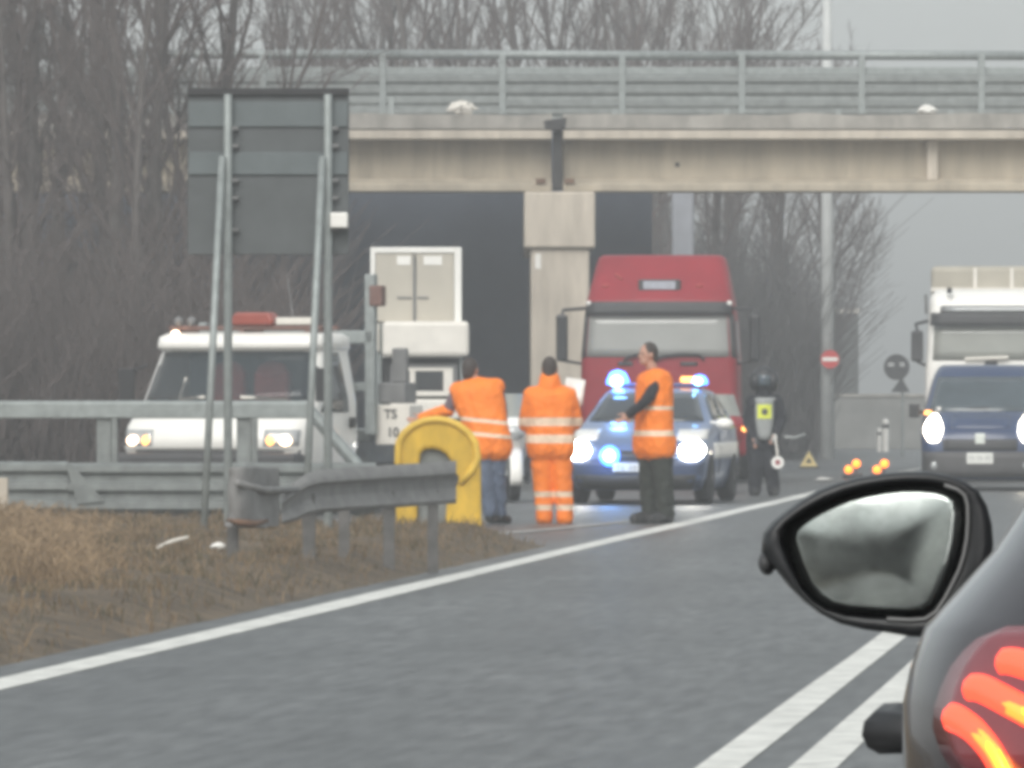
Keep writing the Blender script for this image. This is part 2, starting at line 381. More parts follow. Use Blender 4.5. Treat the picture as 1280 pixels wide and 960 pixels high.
def crumple(name, p, r, m, label, cat, sx=1.4, sz=.7, seed=1):
    b = MB(); b.ell((0, 0, 0), 1, None, 12, 8); rnd = random.Random(seed)
    b.v = [(x*r*sx*(1+rnd.uniform(-.35, .35)), y*r*(1+rnd.uniform(-.3, .3)), z*r*sz*(1+rnd.uniform(-.35, .35))+r*sz*.8) for x, y, z in b.v]
    o = b.build(name, m); o.location = p; return tag(o, label, cat)
crumple('plastic_bag', (bxp(577), BD-.0+.12, bz(142)), .17, M['white_dirty'], 'crumpled white bag lying on the overpass edge above the box lorry', 'bag', seed=2)
crumple('plastic_bag', (bxp(1160), BD+.12, bz(142)), .12, M['white'], 'small white scrap lying on the overpass edge near the right of the photo', 'litter', seed=5)

# ------------------------------------------------------------------ trees
def tree_meshes(seed, H, spread=.5, up=.55, twigs=1.0):
    rnd = random.Random(seed); T, K = MB(), MB()
    def bend(p, d, L, r0, r1, n, mb, segs, wob, lift):
        pts = [p]; ds = []
        for i in range(segs):
            d = (d + Vector((rnd.uniform(-wob, wob), rnd.uniform(-wob, wob), rnd.uniform(-wob, wob)+lift))).normalized()
            p = p + d*(L/segs); pts.append(p); ds.append(d)
        mb.path(pts, [r0+(r1-r0)*i/segs for i in range(segs+1)], n)
        return pts, ds
    def side(d, ang):
        a = d.orthogonal().normalized(); a.rotate(Matrix.Rotation(rnd.uniform(0, 6.28), 3, d))
        return (d*math.cos(ang) + a*math.sin(ang)).normalized()
    def spawn(pts, ds, L, r, lev):
        cnt = {0: 15, 1: int(10*twigs), 2: int(7*twigs)}[lev]
        for k in range(cnt):
            t = rnd.uniform(.22 if lev == 0 else .15, 1)*(len(pts)-1); i = min(int(t), len(pts)-2)
            p = pts[i].lerp(pts[i+1], t-i); d = side(ds[i], rnd.uniform(.35, .95)*(spread*1.6))
            f = 1-t/(len(pts)-1)*.55
            l2 = L*{0: .5, 1: .48, 2: .5}[lev]*f*rnd.uniform(.6, 1.2); r2 = r*{0: .36, 1: .42, 2: .5}[lev]*f
            r2 = max(r2, .0055)
            q, e = bend(p, d, l2, r2, max(r2*.45, .005), {0: 5, 1: 3, 2: 3}[lev], K, {0: 6, 1: 4, 2: 3}[lev], .22, up*.16)
            if lev < 2: spawn(q, e, l2, r2, lev+1)
    pts, ds = bend(Vector((0, 0, -.2)), Vector((rnd.uniform(-.06, .06), rnd.uniform(-.06, .06), 1)), H*.92, H*.0125+.03, .02, 9, T, 11, .07, .06)
    spawn(pts, ds, H, H*.0125, 0)
    return T, K
protos = []
for i, (sd_, H, sp, up) in enumerate(((1, 13, .45, .6), (2, 11, .55, .5), (3, 14, .38, .8), (4, 9, .6, .5), (5, 12, .5, .7))):
    t = thing('bare_tree', 'tree', 'tree'); T, K = tree_meshes(sd_, H, sp, up)
    T.build('trunk', M['bark'], t, smooth=True); K.build('crown', M['twig'], t); protos.append(t)
used = set()
def plant(k, px, D, sc, label, group, rz=None):
    o = protos[k] if k not in used else dup(protos[k]); used.add(k)
    x = (px-640)*D/FPX; o.location = (x, D, -.05); o.rotation_euler = (0, 0, random.uniform(0, 6.28) if rz is None else rz); o.scale = (sc, sc, sc)
    tag(o, label, 'tree', group); return o
near_l = 'bare brown tree in the dense row left of the sign, in front of the overpass'
for k, px, D, sc in ((0, 25, 108, .95), (2, 118, 104, .8), (4, 150, 110, 1), (1, 205, 107, .95), (0, 262, 112, .95), (3, -40, 106, 1.1), (4, 70, 113, 1.0),
                     (1, 175, 103, .8), (3, 240, 105, .85), (4, -110, 110, 1.05), (3, 15, 104, 1.0), (1, 140, 113, 1.1), (0, 50, 114, 1.0), (1, -15, 112, 1.0)):
    plant(k, px, D, sc, near_l, 'bare trees left of the sign')
for k, px, D, sc in ((1, 380, 142, 1.1), (4, 450, 150, 1.15), (0, 530, 146, 1.1), (3, 590, 158, 1.3), (2, 650, 150, 1.05), (4, 720, 160, 1.1), (1, 770, 148, 1.1), (0, 830, 162, 1.05),
                     (3, 885, 155, 1.25), (2, 930, 170, 1.0), (4, 975, 165, .95), (0, 420, 185, 1.3), (2, 500, 190, 1.2), (1, 560, 195, 1.4), (4, 620, 182, 1.3), (0, 690, 200, 1.3), (2, 750, 190, 1.2),
                     (1, 810, 198, 1.3), (4, 860, 185, 1.2), (0, 910, 205, 1.2), (3, 950, 190, 1.3), (3, 340, 150, 1.3)):
    plant(k, px, D, sc, 'bare grey tree in the hazy wood behind the overpass', 'bare trees behind the overpass')
plant(4, 1010, 172, .92, 'bare tree at the right end of the wood, just left of the lamp post', None)
plant(1, 1026, 178, .85, 'bare spreading tree right of the lamp post with branches against the white sky', None)
mirror_l = 'bare roadside tree standing behind the camera, seen only in the wing mirror'
for k, x, y in ((3, -14, -62), (1, -16, -70), (0, -19, -66), (2, -15, -82), (4, -20, -90), (1, -24, -75), (3, -17, -100)):
    o = dup(protos[k]); o.location = (x, y, 0); tag(o, mirror_l, 'tree', 'trees behind the camera'); o.rotation_euler = (0, 0, x*y)
def thicket(name, X0, X1, D0, D1, n, h0, h1, m, label, seed, r=.008):
    rnd = random.Random(seed); b = MB()
    for _ in range(n):
        x, y = rnd.uniform(X0, X1), rnd.uniform(D0, D1); h = rnd.uniform(h0, h1)*(.8+.4*mnoise.noise((x*.6, y*.3, 1)))
        a = rnd.uniform(0, 6.28); L = h*rnd.uniform(.05, .55); p = Vector((x, y, -.05)); z0 = rnd.uniform(0, h*.45)
        p.z = z0; q = p+Vector((math.cos(a)*L*.4, math.sin(a)*L*.4, h*.35)); s_ = q+Vector((math.cos(a+.6)*L*.6, math.sin(a+.6)*L*.6, h*.25))
        b.path([p, q, s_], [r*rnd.uniform(.8, 2.2), r, r*.6], 3)
    return tag(b.build(name, m), label, 'bushes', kind='stuff')
thicket('thicket', -12.5, -3.2, 96, 112, 11000, 1.4, 5.4, M['twig'], 'tangled brown leafless brush filling the bank on the left', 8)
thicket('far_thicket', 2.2, 7.0, 150, 172, 9000, 1.5, 7.5, M['twig_far'], 'hazy grey leafless brush under the overpass right of the red lorry', 9, .010)
thicket('hedge', -34, -13.2, -105, -58, 12000, 7, 24, M['twig'], 'dense leafless roadside hedge behind the camera, seen in the wing mirror', 21, .05)
bk = MB()
bk.grid(lambda i, j: (-45+42.5*i, 99+32*j, -.06+4.4*(j**1.1)*min(1, (1-i)*9) + .25*mnoise.noise((i*20, j*14, 0))*(j > 0)*(i < 1)), 40, 22)
o = bk.build('embankment', mat('bank_earth', (.075, .064, .06), .95, 0, .4, 1.5), smooth=True); o['kind'] = 'structure'

# ------------------------------------------------------------------ back of the road sign with its struts
SD = 58.0; sS = S(SD)
def vgz(x, D): return vz(x, D)
sg = thing('road_sign', 'back of a large dark grey road sign on two pairs of galvanised poles', 'sign', ((335-640)/sS, SD, 0))
def sl(px, py, dy=0): return ((px-335)/sS, dy, EYE+(VY-py)/sS)
x0, x1 = sl(234, 0)[0], sl(436, 0)[0]
m = MB(); m.bx(x0, x1, .07, .095, sl(0, 318)[2], sl(0, 111)[2]); m.build('panel', M['sign_back'], sg, bevel=.006)
for a, b_ in ((158, 127), (218, 190)):
    m = MB(); m.bx(x0+.01, x1-.01, .048, .069, sl(0, a)[2], sl(0, b_)[2]); m.build('stiffening_band', M['sign_rib'], sg, bevel=.004)
m = MB(); m.bx(x0, x1, .03, .1, sl(0, 118)[2], sl(0, 110)[2]); m.build('top_edge', M['black'], sg)
for px in (285, 410):
    m = MB(); m.tube((sl(px, 0)[0], 0, .05), sl(px, 118), .038, n=12); m.build('pole', M['galv'], sg, smooth=True, bevel=.004)
    m = MB(); m.tube((sl(px-26, 0)[0], -.75, .1), sl(px-7, 196, -.05), .032, n=12); m.build('strut', M['galv'], sg, smooth=True)
    m = MB()
    for py in (160, 182, 225, 247, 287): m.box((sl(px+9, 0)[0], .03, sl(0, py)[2]), (.05, .06, .03))
    m.build('clamp', M['midgrey'], sg)
m = MB(); m.bx(sl(413, 0)[0], sl(435, 0)[0], -.09, .03, sl(0, 285)[2], sl(0, 266)[2]); m.build('reflector_box', M['white'], sg, bevel=.012)

# ------------------------------------------------------------------ crash barriers
RDD = 64.0; rS = S(RDD)
rb = thing('crash_barrier', 'tall grey crash barrier with a broad top bar and three-wave beam behind the sign poles', 'barrier', ((200-640)/rS, RDD, 0), 0, None)
def rl_(px, py, dy=0): return Vector(((px-200)/rS, dy, EYE+(VY-py)/rS))
xa, xb = rl_(-330, 0).x, rl_(392, 0).x
m = MB(); z0, z1 = rl_(0, 523).z, rl_(0, 501).z
m.prism([(-.07, z0), (.07, z0), (.07, z1-.02), (.05, z1), (-.05, z1), (-.07, z1-.02)], lambda u, w, t: (t, u, w), xa, xb); m.build('top_bar', M['galv'], rb, bevel=.012)
def wave(pts, y, x0_, x1_, mb, n=1, sag=0):
    k = len(pts)-1
    mb.grid(lambda i, j: (x0_+(x1_-x0_)*i, y-pts[round(j*k)][0], pts[round(j*k)][1] + sag*math.sin(i*3.1)), n, k)
zz = [rl_(0, q).z for q in (577, 581, 588, 593, 599, 603, 611, 616, 621, 625, 634, 640)]
dd = [0, .06, .06, .0, .0, .06, .06, .0, .0, .06, .06, 0]
m = MB(); wave(list(zip(dd, zz)), -.1, xa, rl_(86, 0).x, m); m.build('wave_beam', M['galv_dull'], rb, solid=.006)
m = MB(); wave(list(zip(dd, [z-.012 for z in zz])), -.085, rl_(80, 0).x, rl_(470, 0).x, m); m.build('wave_beam', M['galv_dull'], rb, solid=.006)
for px in (-270, -90, 134, 309, 455):
    m = MB(); x = rl_(px, 0).x; zt = z0 if px < 400 else rl_(0, 585).z
    m.bx(x-.1, x+.04, -.035, .06, .05, zt); m.bx(x+.045, x+.1, -.06, .06, .05, zt); m.build('post', M['galv_dull'], rb, bevel=.006)
m = MB(); m.path([rl_(386, 512, 0), rl_(447, 582, -.02)], .06, 8); m.build('end_brace', M['galv'], rb)
m = MB(); a = rl_(84, 580, -.19); b_ = rl_(122, 626, -.17)
m.add([a, a+Vector((.05, 0, 0)), b_+Vector((.08, 0, 0)), b_+Vector((-.18, 0, -.03))], [(0, 1, 2, 3)]); m.build('splice_plate', M['galv_dull'], rb, solid=.01)

FD0, FD1 = 46.5, 50.5
fb = thing('crash_barrier', 'low dented grimy guard rail ending in a flared fishtail in front of the sign', 'barrier', tuple(Vector((P(300, 0, FD0).x, FD0, 0))), 0, None)
fo = Vector((P(300, 0, FD0).x, FD0, 0))
def fD(px): return FD0 + (FD1-FD0)*min(max((px-300)/268, 0), 1.2)
def fp(px, py, dy=0): return P(px, py, fD(px)+dy)-fo
tops = [(352, 618, 655), (372, 600, 650), (384, 592, 644), (400, 587.5, 640.5), (440, 584.5, 637.5), (490, 581, 634.5), (530, 579, 631.5), (570, 576, 629)]
prof = [(0, 0), (.05, .09), (.10, .2), (.125, .29), (.0, .36), (-.02, .46), (-.02, .62), (.03, .80), (.07, .92), (.0, 1)]
m = MB()
m.grid(lambda i, j: fp(tops[round(i*7)][0] + (3 if (round(i*7) == 7 and round(j*9) in (4, 5)) else 0),
                       tops[round(i*7)][1]*(1-prof[round(j*9)][1])+tops[round(i*7)][2]*prof[round(j*9)][1], -prof[round(j*9)][0]), 7, 9)
m.build('wave_beam', M['galv_brown'], fb, solid=.006)
m = MB(); fl = [(284, .03), (296, -.04), (312, -.07), (324, -.05), (330, .02), (338, .05), (350, .02)]
rows = [(580, 1.15), (592, 1), (603, 1.1), (618, .85), (634, .85), (646, 1.15), (656, 1.7)]
def ff(i, j):
    x, d = fl[round(i*6)]; y, s_ = rows[round(j*6)]
    if i > .6: y = y*.93+620*.07
    sh = 3*math.sin(j*9) if i < .5 else 0
    return fp(300+(x-300)*(1 if i > .5 else s_) + sh, y + 6*i*(j > .5) + 4*(1-i), d*1.5-.1)
m.grid(ff, 6, 6); m.build('fishtail_end', M['galv_brown'], fb, smooth=True, solid=.008, sub=1)
m = MB(); m.path([fp(284, 650, -.06), fp(300, 653, -.2), fp(318, 655, -.22), fp(334, 651, -.12)], [.012, .022, .024, .012], 8); m.build('bottom_lip', M['rust_stain'], fb, smooth=True)
m = MB(); m.path([fp(296, 604, -.2), fp(330, 613, -.18), fp(372, 612, -.08)], [.025, .03, .02], 8); m.build('bent_lip', M['galv_brown'], fb, smooth=True)
for px, w in ((291, .08), (386, .09), (486, .085), (541, .08)):
    m = MB(); q = fp(px, 640, .1); m.bx(q.x-w/2, q.x+w/2, q.y-.03, q.y+.07, -.05, .62 if px > 300 else .5); m.build('post', M['post_grimy'], fb, bevel=.006)
m = MB(); q = fp(430, 640, .9); m.bx(q.x-.04, q.x+.04, q.y, q.y+.08, .03, .6); m.build('post', M['post_grimy'], fb)

# yellow rounded barrier nose
ND = 60.0; nS = S(ND)
nz_ = thing('barrier_nose', 'yellow rounded inverted-U end piece where the two crash barriers meet', 'barrier end', ((548-640)/nS, ND, 0))
def np_(px, py): return ((px-548)/nS, EYE+(VY-py)/nS)
outer = [(495, 668), (495, 562), (497, 548), (504, 538), (515, 529), (530, 522.5), (546, 520.5), (562, 522.5), (576, 528.5), (588, 538), (597, 552), (601, 568), (602, 668)]
inner = [(556, 668), (559, 620), (566, 592), (564, 577), (558, 568), (550, 563), (540, 561), (531, 562), (526, 567), (524, 582), (521, 668)]
poly = [np_(*q) for q in outer + inner]
m = MB(); m.prism(poly, lambda u, w, t: (u, t, w), -.14, .2); m.build('shell', M['yellow'], nz_, bevel=.035)
m = MB(); m.path([(np_(*q)[0], -.14, np_(*q)[1]) for q in ((575, 604), (590, 588), (597.5, 572), (594, 553), (585, 540.5), (573, 531.5), (560, 526), (546, 524), (530, 526), (516, 532.5), (505, 542), (499, 553), (498, 566), (498, 600))], .034, 10)
m.build('rim', mat('yellow_rim', (.80, .52, .07), .5, 0, .15, 7), nz_, smooth=True)
m = MB(); m.bx(np_(521, 0)[0], np_(571, 0)[0], -.05, .12, .15, np_(0, 557)[1]); m.build('rail_end_box', M['galv_dull'], nz_, bevel=.02)

# ------------------------------------------------------------------ vehicle bodies: stacked rounded rings
class RL:
    def __init__(s, keys, rb=None): s.k = sorted(keys)
    def par(s, z):
        k = s.k
        if z <= k[0][0]: return k[0][1:]
        for a, b in zip(k, k[1:]):
            if z <= b[0]:
                t = (z-a[0])/(b[0]-a[0]); return tuple(p+(q-p)*t for p, q in zip(a[1:], b[1:]))
        return k[-1][1:]
    def fy(s, x, z):
        w, yf, yb, r, bow = s.par(z); ax = min(abs(x), w); e = max(0, ax-(w-r))
        return yf + bow*(ax/w)**2 + r - math.sqrt(max(0, r*r-e*e))
    def ring(s, z):
        w, yf, yb, r, bow = s.par(z)
        xs = [-w+r-r*math.cos(a*math.pi/2/5) for a in range(6)] + [(-1+2*i/8)*(w-r) for i in range(1, 8)]
        xs = xs[:6] + xs[6:] + [-x for x in reversed(xs[:6])]
        pts = [(x, s.fy(x, z), z) for x in xs]; m_ = (yf+yb)/2
        back = []
        for x in reversed(xs):
            e = max(0, abs(x)-(w-r)); back.append((x, yb - (r-math.sqrt(max(0, r*r-e*e))), z))
        return pts + back
    def zs(s, extra=()):
        a = set(k[0] for k in s.k) | set(extra); a = sorted(a); out = []
        for p, q in zip(a, a[1:]): out += [p, (p+q)/2]
        return out+[a[-1]]
    def body(s, name, m, parent, hole=None, extra=()):
        b = MB(); zs = s.zs(extra); b.loft([s.ring(z) for z in zs])
        if hole: b.f = [f for f in b.f if len(f) > 4 or not hole(*[sum(b.v[i][k] for i in f)/4 for k in range(3)])]
        return b.build(name, m, parent, smooth=False, bevel=.012) if False else b.build(name, m, parent, smooth=True, bevel=0)
    def front(s, name, m, parent, u0, u1, z0, z1, eps=.008, nu=12, nz=4, solid=.012, shape=None, label=None):
        b = MB()
        def fn(i, j):
            z = z0+(z1-z0)*j; a, c = u0, u1
            if shape: a, c = shape(j)
            x = (a+(c-a)*i)*s.par(z)[0]; return (x, s.fy(x, z)-eps, z)
        b.grid(fn, nu, nz); return b.build(name, m, parent, smooth=True, solid=solid, label=label)
    def side(s, name, m, parent, sg_, ya, yb, z0, z1, eps=.006, n=4, solid=.01):
        b = MB()
        def fn(i, j):
            z = z0+(z1-z0)*j; w, f, bk_, r, bow = s.par(z); a = f+bow+r; c = bk_-r
            L = c-a; y0 = ya(z, a, c) if callable(ya) else ya; y1 = yb(z, a, c) if callable(yb) else yb
            return (sg_*(w+eps), y0+(y1-y0)*i, z)
        b.grid(fn, n, 4); return b.build(name, m, parent, smooth=True, solid=solid)

def wheel(parent, x, y, r, w, side):
    t = MB(); t.lathe([(r*.55, -w/2), (r*.9, -w/2), (r, -w*.35), (r, w*.35), (r*.9, w/2), (r*.55, w/2)], (x, y, r), 'x', 28)
    o = t.build('wheel', M['tyre'], parent, smooth=False)
    q = MB(); q.lathe([(r*.6, w*.30*side), (r*.56, w*.46*side), (r*.25, w*.40*side), (r*.2, w*.5*side), (.01, w*.5*side)] if side > 0 else
                      [(.01, -w*.5), (r*.2, -w*.5), (r*.25, -w*.40), (r*.56, -w*.46), (r*.6, -w*.30)], (x, y, r), 'x', 20)
    q.build('rim', M['rim'], o)
    return o
def text(name, body, size, m, parent, loc, rot=(R(90), 0, 0), ext=.003):
    cu = bpy.data.curves.new(name, 'FONT'); cu.body = body; cu.size = size; cu.extrude = ext; cu.align_x = 'CENTER'; cu.align_y = 'CENTER'; cu.offset = size*.02
    tmp = bpy.data.objects.new('tmp', cu); C.objects.link(tmp); dg = bpy.context.evaluated_depsgraph_get()
    me = bpy.data.meshes.new_from_object(tmp.evaluated_get(dg)); bpy.data.objects.remove(tmp)
    o = bpy.data.objects.new(name, me); C.objects.link(o); me.materials.clear(); me.materials.append(m)
    o.parent = parent; o.location = loc; o.rotation_euler = rot; return o
def smudge(parent, x, y, z, w, h, m, n=7, seed=0):   # worn, unreadable characters
    rnd = random.Random(seed); b = MB()
    for i in range(n):
        if i == 2 or i == 5: continue
        cx = x-w/2+w*(i+.5)/n; b.box((cx-.15*w/n, y, z), (.18*w/n, .006, h)); b.box((cx+.12*w/n, y, z+rnd.choice((-1, 0, 1))*h*.38), (.4*w/n, .006, h*.22))
    return b.build('lettering', m, parent)
ROADYAW = -math.atan(RD)

# ------------------------------------------------------------------ white recovery truck
TD = 76.0
tt = thing('recovery_truck', 'white recovery truck with a red beacon on its roof rack, behind the crash barrier', 'truck', (P(260, 0, TD).x, TD, 0), R(-20))
cab = RL([(.42, 1.06, .06, 1.9, .12, .06), (.72, 1.1, .0, 1.9, .14, .08), (.76, 1.1, -.06, 1.95, .16, .10), (1.0, 1.1, .0, 1.95, .18, .12), (1.12, 1.1, .16, 1.95, .2, .14), (1.26, 1.09, .46, 1.95, .16, .10),
          (1.86, .99, .86, 1.9, .12, .07), (1.90, 1.02, .78, 1.9, .12, .06), (2.02, 1.01, .82, 1.88, .12, .06), (2.07, .95, .96, 1.8, .14, .05)])
def tt_hole(x, y, z): return 1.29 < z < 1.85 and y < 1.2 and abs(x) < cab.par(z)[0]*.93
cab.body('cab', M['white'], tt, tt_hole, (1.29, 1.4, 1.5, 1.6, 1.7, 1.85))
def clear_glass():
    m = bpy.data.materials.new('windscreen_glass'); m.use_nodes = True; n, l = m.node_tree.nodes, m.node_tree.links
    b = n['Principled BSDF']; b.inputs['Base Color'].default_value = (.05, .065, .075, 1); b.inputs['Roughness'].default_value = .06; b.inputs['Alpha'].default_value = .38
    b.inputs['Specular IOR Level'].default_value = .8
    return m
M['clear'] = clear_glass()
cab.front('windscreen', M['clear'], tt, -.94, .94, 1.28, 1.86, .004, 14, 5, .006)
m = MB(); m.bx(-.83, .83, 1.45, 1.5, 1.15, 1.86); m.build('cab_lining', mat('lining_reflection', (.13, .165, .19), .7, 0, .2, 3), tt)  # windscreen reflection and interior light put into the lining's paler blue-grey colour
m = MB(); m.bx(-.9, .9, .62, 1.3, 1.16, 1.25); m.build('dashboard', M['midgrey'], tt, bevel=.03)
for x in (-.22, .32):
    m = MB(); m.box((x, 1.16, 1.40), (.42, .16, .46)); m.ell((x, 1.15, 1.62), (.2, .09, .13)); m.build('seat', M['red_dull'], tt, bevel=.06)
for a, b_ in (((-.6, .60, 1.30), (-.25, .50, 1.33)), ((.2, .48, 1.33), (.72, .62, 1.30)), ((-.6, .58, 1.30), (-.55, .68, 1.55))):
    m = MB(); m.tube(a, b_, .018, n=6); m.build('wiper', M['white_dirty'], tt)
for s_ in (-1, 1):
    cab.side('side_window', M['glass'], tt, s_, lambda z, a, c: a+.12, lambda z, a, c: c-.22-.12*(z-1.2), 1.16, 1.84)
    cab.front('headlight_housing', M['headlight_off'], tt, s_*.62, s_*.97, .78, .96, .012, 6, 3)
    m = MB(); x = s_*.93; m.ell((x, cab.fy(x, .84)-.01, .835), (.075, .05, .06)); m.build('headlight', M['headlight_warm'], tt, smooth=True)
    m = MB(); x = s_*.76; m.ell((x, cab.fy(x, .84)-.01, .835), (.05, .04, .06)); m.build('indicator', M['amber'], tt, smooth=True)
    m = MB(); m.tube((s_*1.02, .65, 1.7), (s_*1.2, .5, 1.6), .02, n=6); m.bx(s_*1.12, s_*1.3, .46, .54, 1.28, 1.66); m.build('wing_mirror', M['black'], tt, bevel=.03)
    cab.side('door_handle', M['black'], tt, s_, 1.55, 1.66, .98, 1.1, .03, 2, .04)
    cab.side('side_marker', M['amber'], tt, s_, 1.0, 1.2, .84, .9, .01, 2, .02)
cab.front('grille', M['dark'], tt, -.98, .98, .56, .73, .012, 8, 3)
m = MB(); m.prism([(-1.1, .3), (1.1, .3), (1.1, .70), (-1.1, .70)], lambda u, w, t: (u, t, w), -.12, .3); m.build('bumper', M['dark'], tt, bevel=.05)
m = MB(); m.bx(-.3, .3, -.128, -.12, .44, .54); m.build('number_plate', M['plate'], tt)
m = MB(); m.bx(-.9, .98, 1.0, 1.12, 2.10, 2.15); m.bx(-.9, .98, 1.5, 1.6, 2.10, 2.15)
for x in (-.8, 0, .8): m.bx(x-.03, x+.03, 1.0, 1.6, 2.05, 2.12)
m.build('roof_rack', M['rust'], tt, bevel=.01)
m = MB(); m.prism([(-.28, 2.155), (.24, 2.155), (.24, 2.22), (.19, 2.3), (-.23, 2.3), (-.28, 2.23)], lambda u, w, t: (u+.16, t, w), .95, 1.2); m.build('beacon', M['brick_red'], tt, bevel=.03)
m = MB(); m.bx(.42, .9, 1.0, 1.1, 2.16, 2.24); m.build('work_sign', M['white_dirty'], tt, bevel=.01)
for x in (-.78, -.62):
    m = MB(); m.ell((x, 1.0, 2.2), (.055, .05, .055)); m.build('roof_lamp', M['midgrey'], tt, smooth=True)
m = MB(); m.ell((-.76, .86, 2.06), (.05, .03, .035)); m.build('marker_lamp', M['headlight_warm'], tt, smooth=True)
m = MB(); m.tube((.62, 1.1, 2.1), (.5, 1.15, 2.72), .012, .006, 6); m.build('aerial', M['midgrey'], tt)
m = MB(); m.bx(-1.05, 1.05, 2.35, 6.8, .82, .95); m.bx(-.4, .4, 1.4, 6.8, .55, .82); m.build('flatbed', M['galv_dull'], tt, bevel=.01)
m = MB(); m.bx(-1.0, -.9, 2.1, 2.2, .9, 2.2); m.bx(1.08, 1.2, 2.1, 2.22, .9, 2.75); m.bx(-1.0, 1.18, 2.1, 2.2, 1.95, 2.1); m.bx(-1.0, 1.18, 2.11, 2.19, 1.4, 1.5); m.build('headboard', M['galv'], tt, bevel=.012)
m = MB(); m.bx(1.14, 1.3, 2.08, 2.24, 2.38, 2.62); m.build('winch_lamp', M['rust'], tt, bevel=.02)
m = MB(); m.bx(1.14, 1.56, 2.3, 2.75, .78, 1.24); m.build('tool_box', M['white_dirty'], tt, bevel=.012)
text('lettering', 'TS', .15, M['ink'], tt, (1.33, 2.294, 1.13)); text('lettering', '10', .15, M['ink'], tt, (1.36, 2.294, .92))
m = MB(); m.bx(1.16, 1.5, 2.32, 2.7, 1.26, 1.5); m.bx(1.3, 1.48, 2.4, 2.5, 1.5, 1.9); m.build('hydraulic_unit', M['midgrey'], tt, bevel=.02)
for x, s_ in ((-.94, -1), (.94, 1)): wheel(tt, x, .95, .36, .22, s_); wheel(tt, x, 5.2, .36, .3, s_)

# ------------------------------------------------------------------ box lorry seen from behind
LD = 95.0; lS = S(LD)
bl = thing('box_lorry', 'beige box lorry seen from behind with closed double doors and white labels', 'truck', (P(525, 0, LD).x, LD, 0), R(1.0))
def lx(px): return (px-525)/lS
def lz(py): return EYE+(VY-py)/lS
m = MB(); m.bx(lx(463), lx(577), .12, 5.2, lz(405), lz(310)); m.build('box_body', M['white'], bl, bevel=.02)
m = MB(); fr = .05
m.bx(lx(463), lx(469), .02, .12, lz(402), lz(309)); m.bx(lx(568), lx(577), .02, .12, lz(402), lz(309)); m.bx(lx(469), lx(568), .02, .12, lz(316), lz(309)); m.build('door_frame', M['white'], bl, bevel=.008)
for a, b_ in ((469.5, 517), (519.5, 567.5)):
    m = MB(); m.bx(lx(a), lx(b_), .04, .118, lz(402), lz(316.5)); d = m.build('door', M['container'], bl, bevel=.01)
    q = MB(); q.bx(lx((a+b_)/2-(-3 if a < 500 else 14)), lx((a+b_)/2+(20 if a < 500 else 9)), .032, .039, lz(331), lz(320)); q.build('door_label', M['white'], d)
    q = MB(); q.bx(lx(a+ (27 if a < 500 else 2)), lx(a+(45 if a < 500 else 16)), .02, .039, lz(373), lz(371)); q.build('handle', M['midgrey'], d)
m = MB(); m.tube((lx(518.2), .03, lz(400)), (lx(518.2), .03, lz(320)), .022, n=8); m.build('lock_bar', M['midgrey'], bl)
m = MB(); m.bx(lx(478), lx(586), -.5, .1, lz(446), lz(402)); m.build('tail_lift', M['white_dirty'], bl, bevel=.06)
m = MB(); m.bx(lx(462), lx(474), -.2, .0, lz(440), lz(405)); m.build('lamp_bracket', M['white_dirty'], bl, bevel=.02)
m = MB(); m.bx(lx(488), lx(572), -.3, -.1, lz(497), lz(455)); m.build('frame_panel', M['midgrey'], bl, bevel=.02)
m = MB(); m.bx(lx(492), lx(566), -.34, -.3, lz(464), lz(460)); m.bx(lx(492), lx(566), -.34, -.3, lz(495), lz(489)); m.bx(lx(492), lx(498), -.34, -.3, lz(489), lz(464)); m.bx(lx(512), lx(519), -.34, -.3, lz(489), lz(464)); m.bx(lx(554), lx(566), -.34, -.3, lz(489), lz(464))
m.build('window_frame', M['white_dirty'], bl, bevel=.006)
m = MB(); m.bx(lx(498), lx(512), -.315, -.302, lz(489), lz(464)); m.bx(lx(519), lx(554), -.315, -.302, lz(489), lz(464)); m.build('window', M['glass'], bl)
m = MB(); m.bx(lx(488), lx(574), -.36, 0, lz(524), lz(499)); m.build('tail_board', M['white_dirty'], bl, bevel=.03)
m = MB(); m.bx(lx(466), lx(580), 0, 5.2, .55, lz(447)); m.build('chassis', M['dark'], bl)
m = MB(); m.tube((lx(474), -.1, lz(560)), (lx(474), -.1, lz(405)), .05, n=8); m.build('side_post', M['galv'], bl)
m = MB(); m.tube((lx(580), -.3, lz(560)), (lx(576), -.3, lz(447)), .025, n=6); m.build('side_post', M['galv'], bl)
m = MB(); m.bx(lx(466), lx(580), 5.3, 7, .6, 2.5); m.build('cab', M['white'], bl, bevel=.1)
for x, s_ in ((-.5, -1), (.5, 1)): wheel(bl, x, 1.2, .45, .28, s_); wheel(bl, x, 6.2, .45, .28, s_)

# ------------------------------------------------------------------ red lorry
QD = 105.0; qS = S(QD)
rt = thing('red_lorry', 'red lorry with a tall roof fairing and pale windscreen parked beside the bridge pier', 'truck', (P(823, 0, QD).x, QD, 0), R(-4))
def qz(py): return EYE+(VY-py)/qS
rc = RL([(.35, 1.20, .05, 2.2, .12, .06), (.6, 1.23, 0, 2.2, .14, .06), (qz(518), 1.235, 0, 2.2, .15, .07), (qz(448), 1.22, .04, 2.2, .15, .07), (qz(392), 1.17, .13, 2.2, .14, .07), (qz(376), 1.14, .16, 2.2, .16, .07),
         (qz(372), 1.13, .19, 2.2, .16, .09), (qz(330), 1.03, .72, 2.2, .2, .1), (qz(320), .99, .85, 2.15, .2, .1), (qz(317), .93, .98, 2.1, .2, .1)])
rc.body('cab', M['red'], rt)
rc.front('windscreen', M['glass_pale'], rt, -.93, .97, qz(446), qz(394), .012, 16, 5)
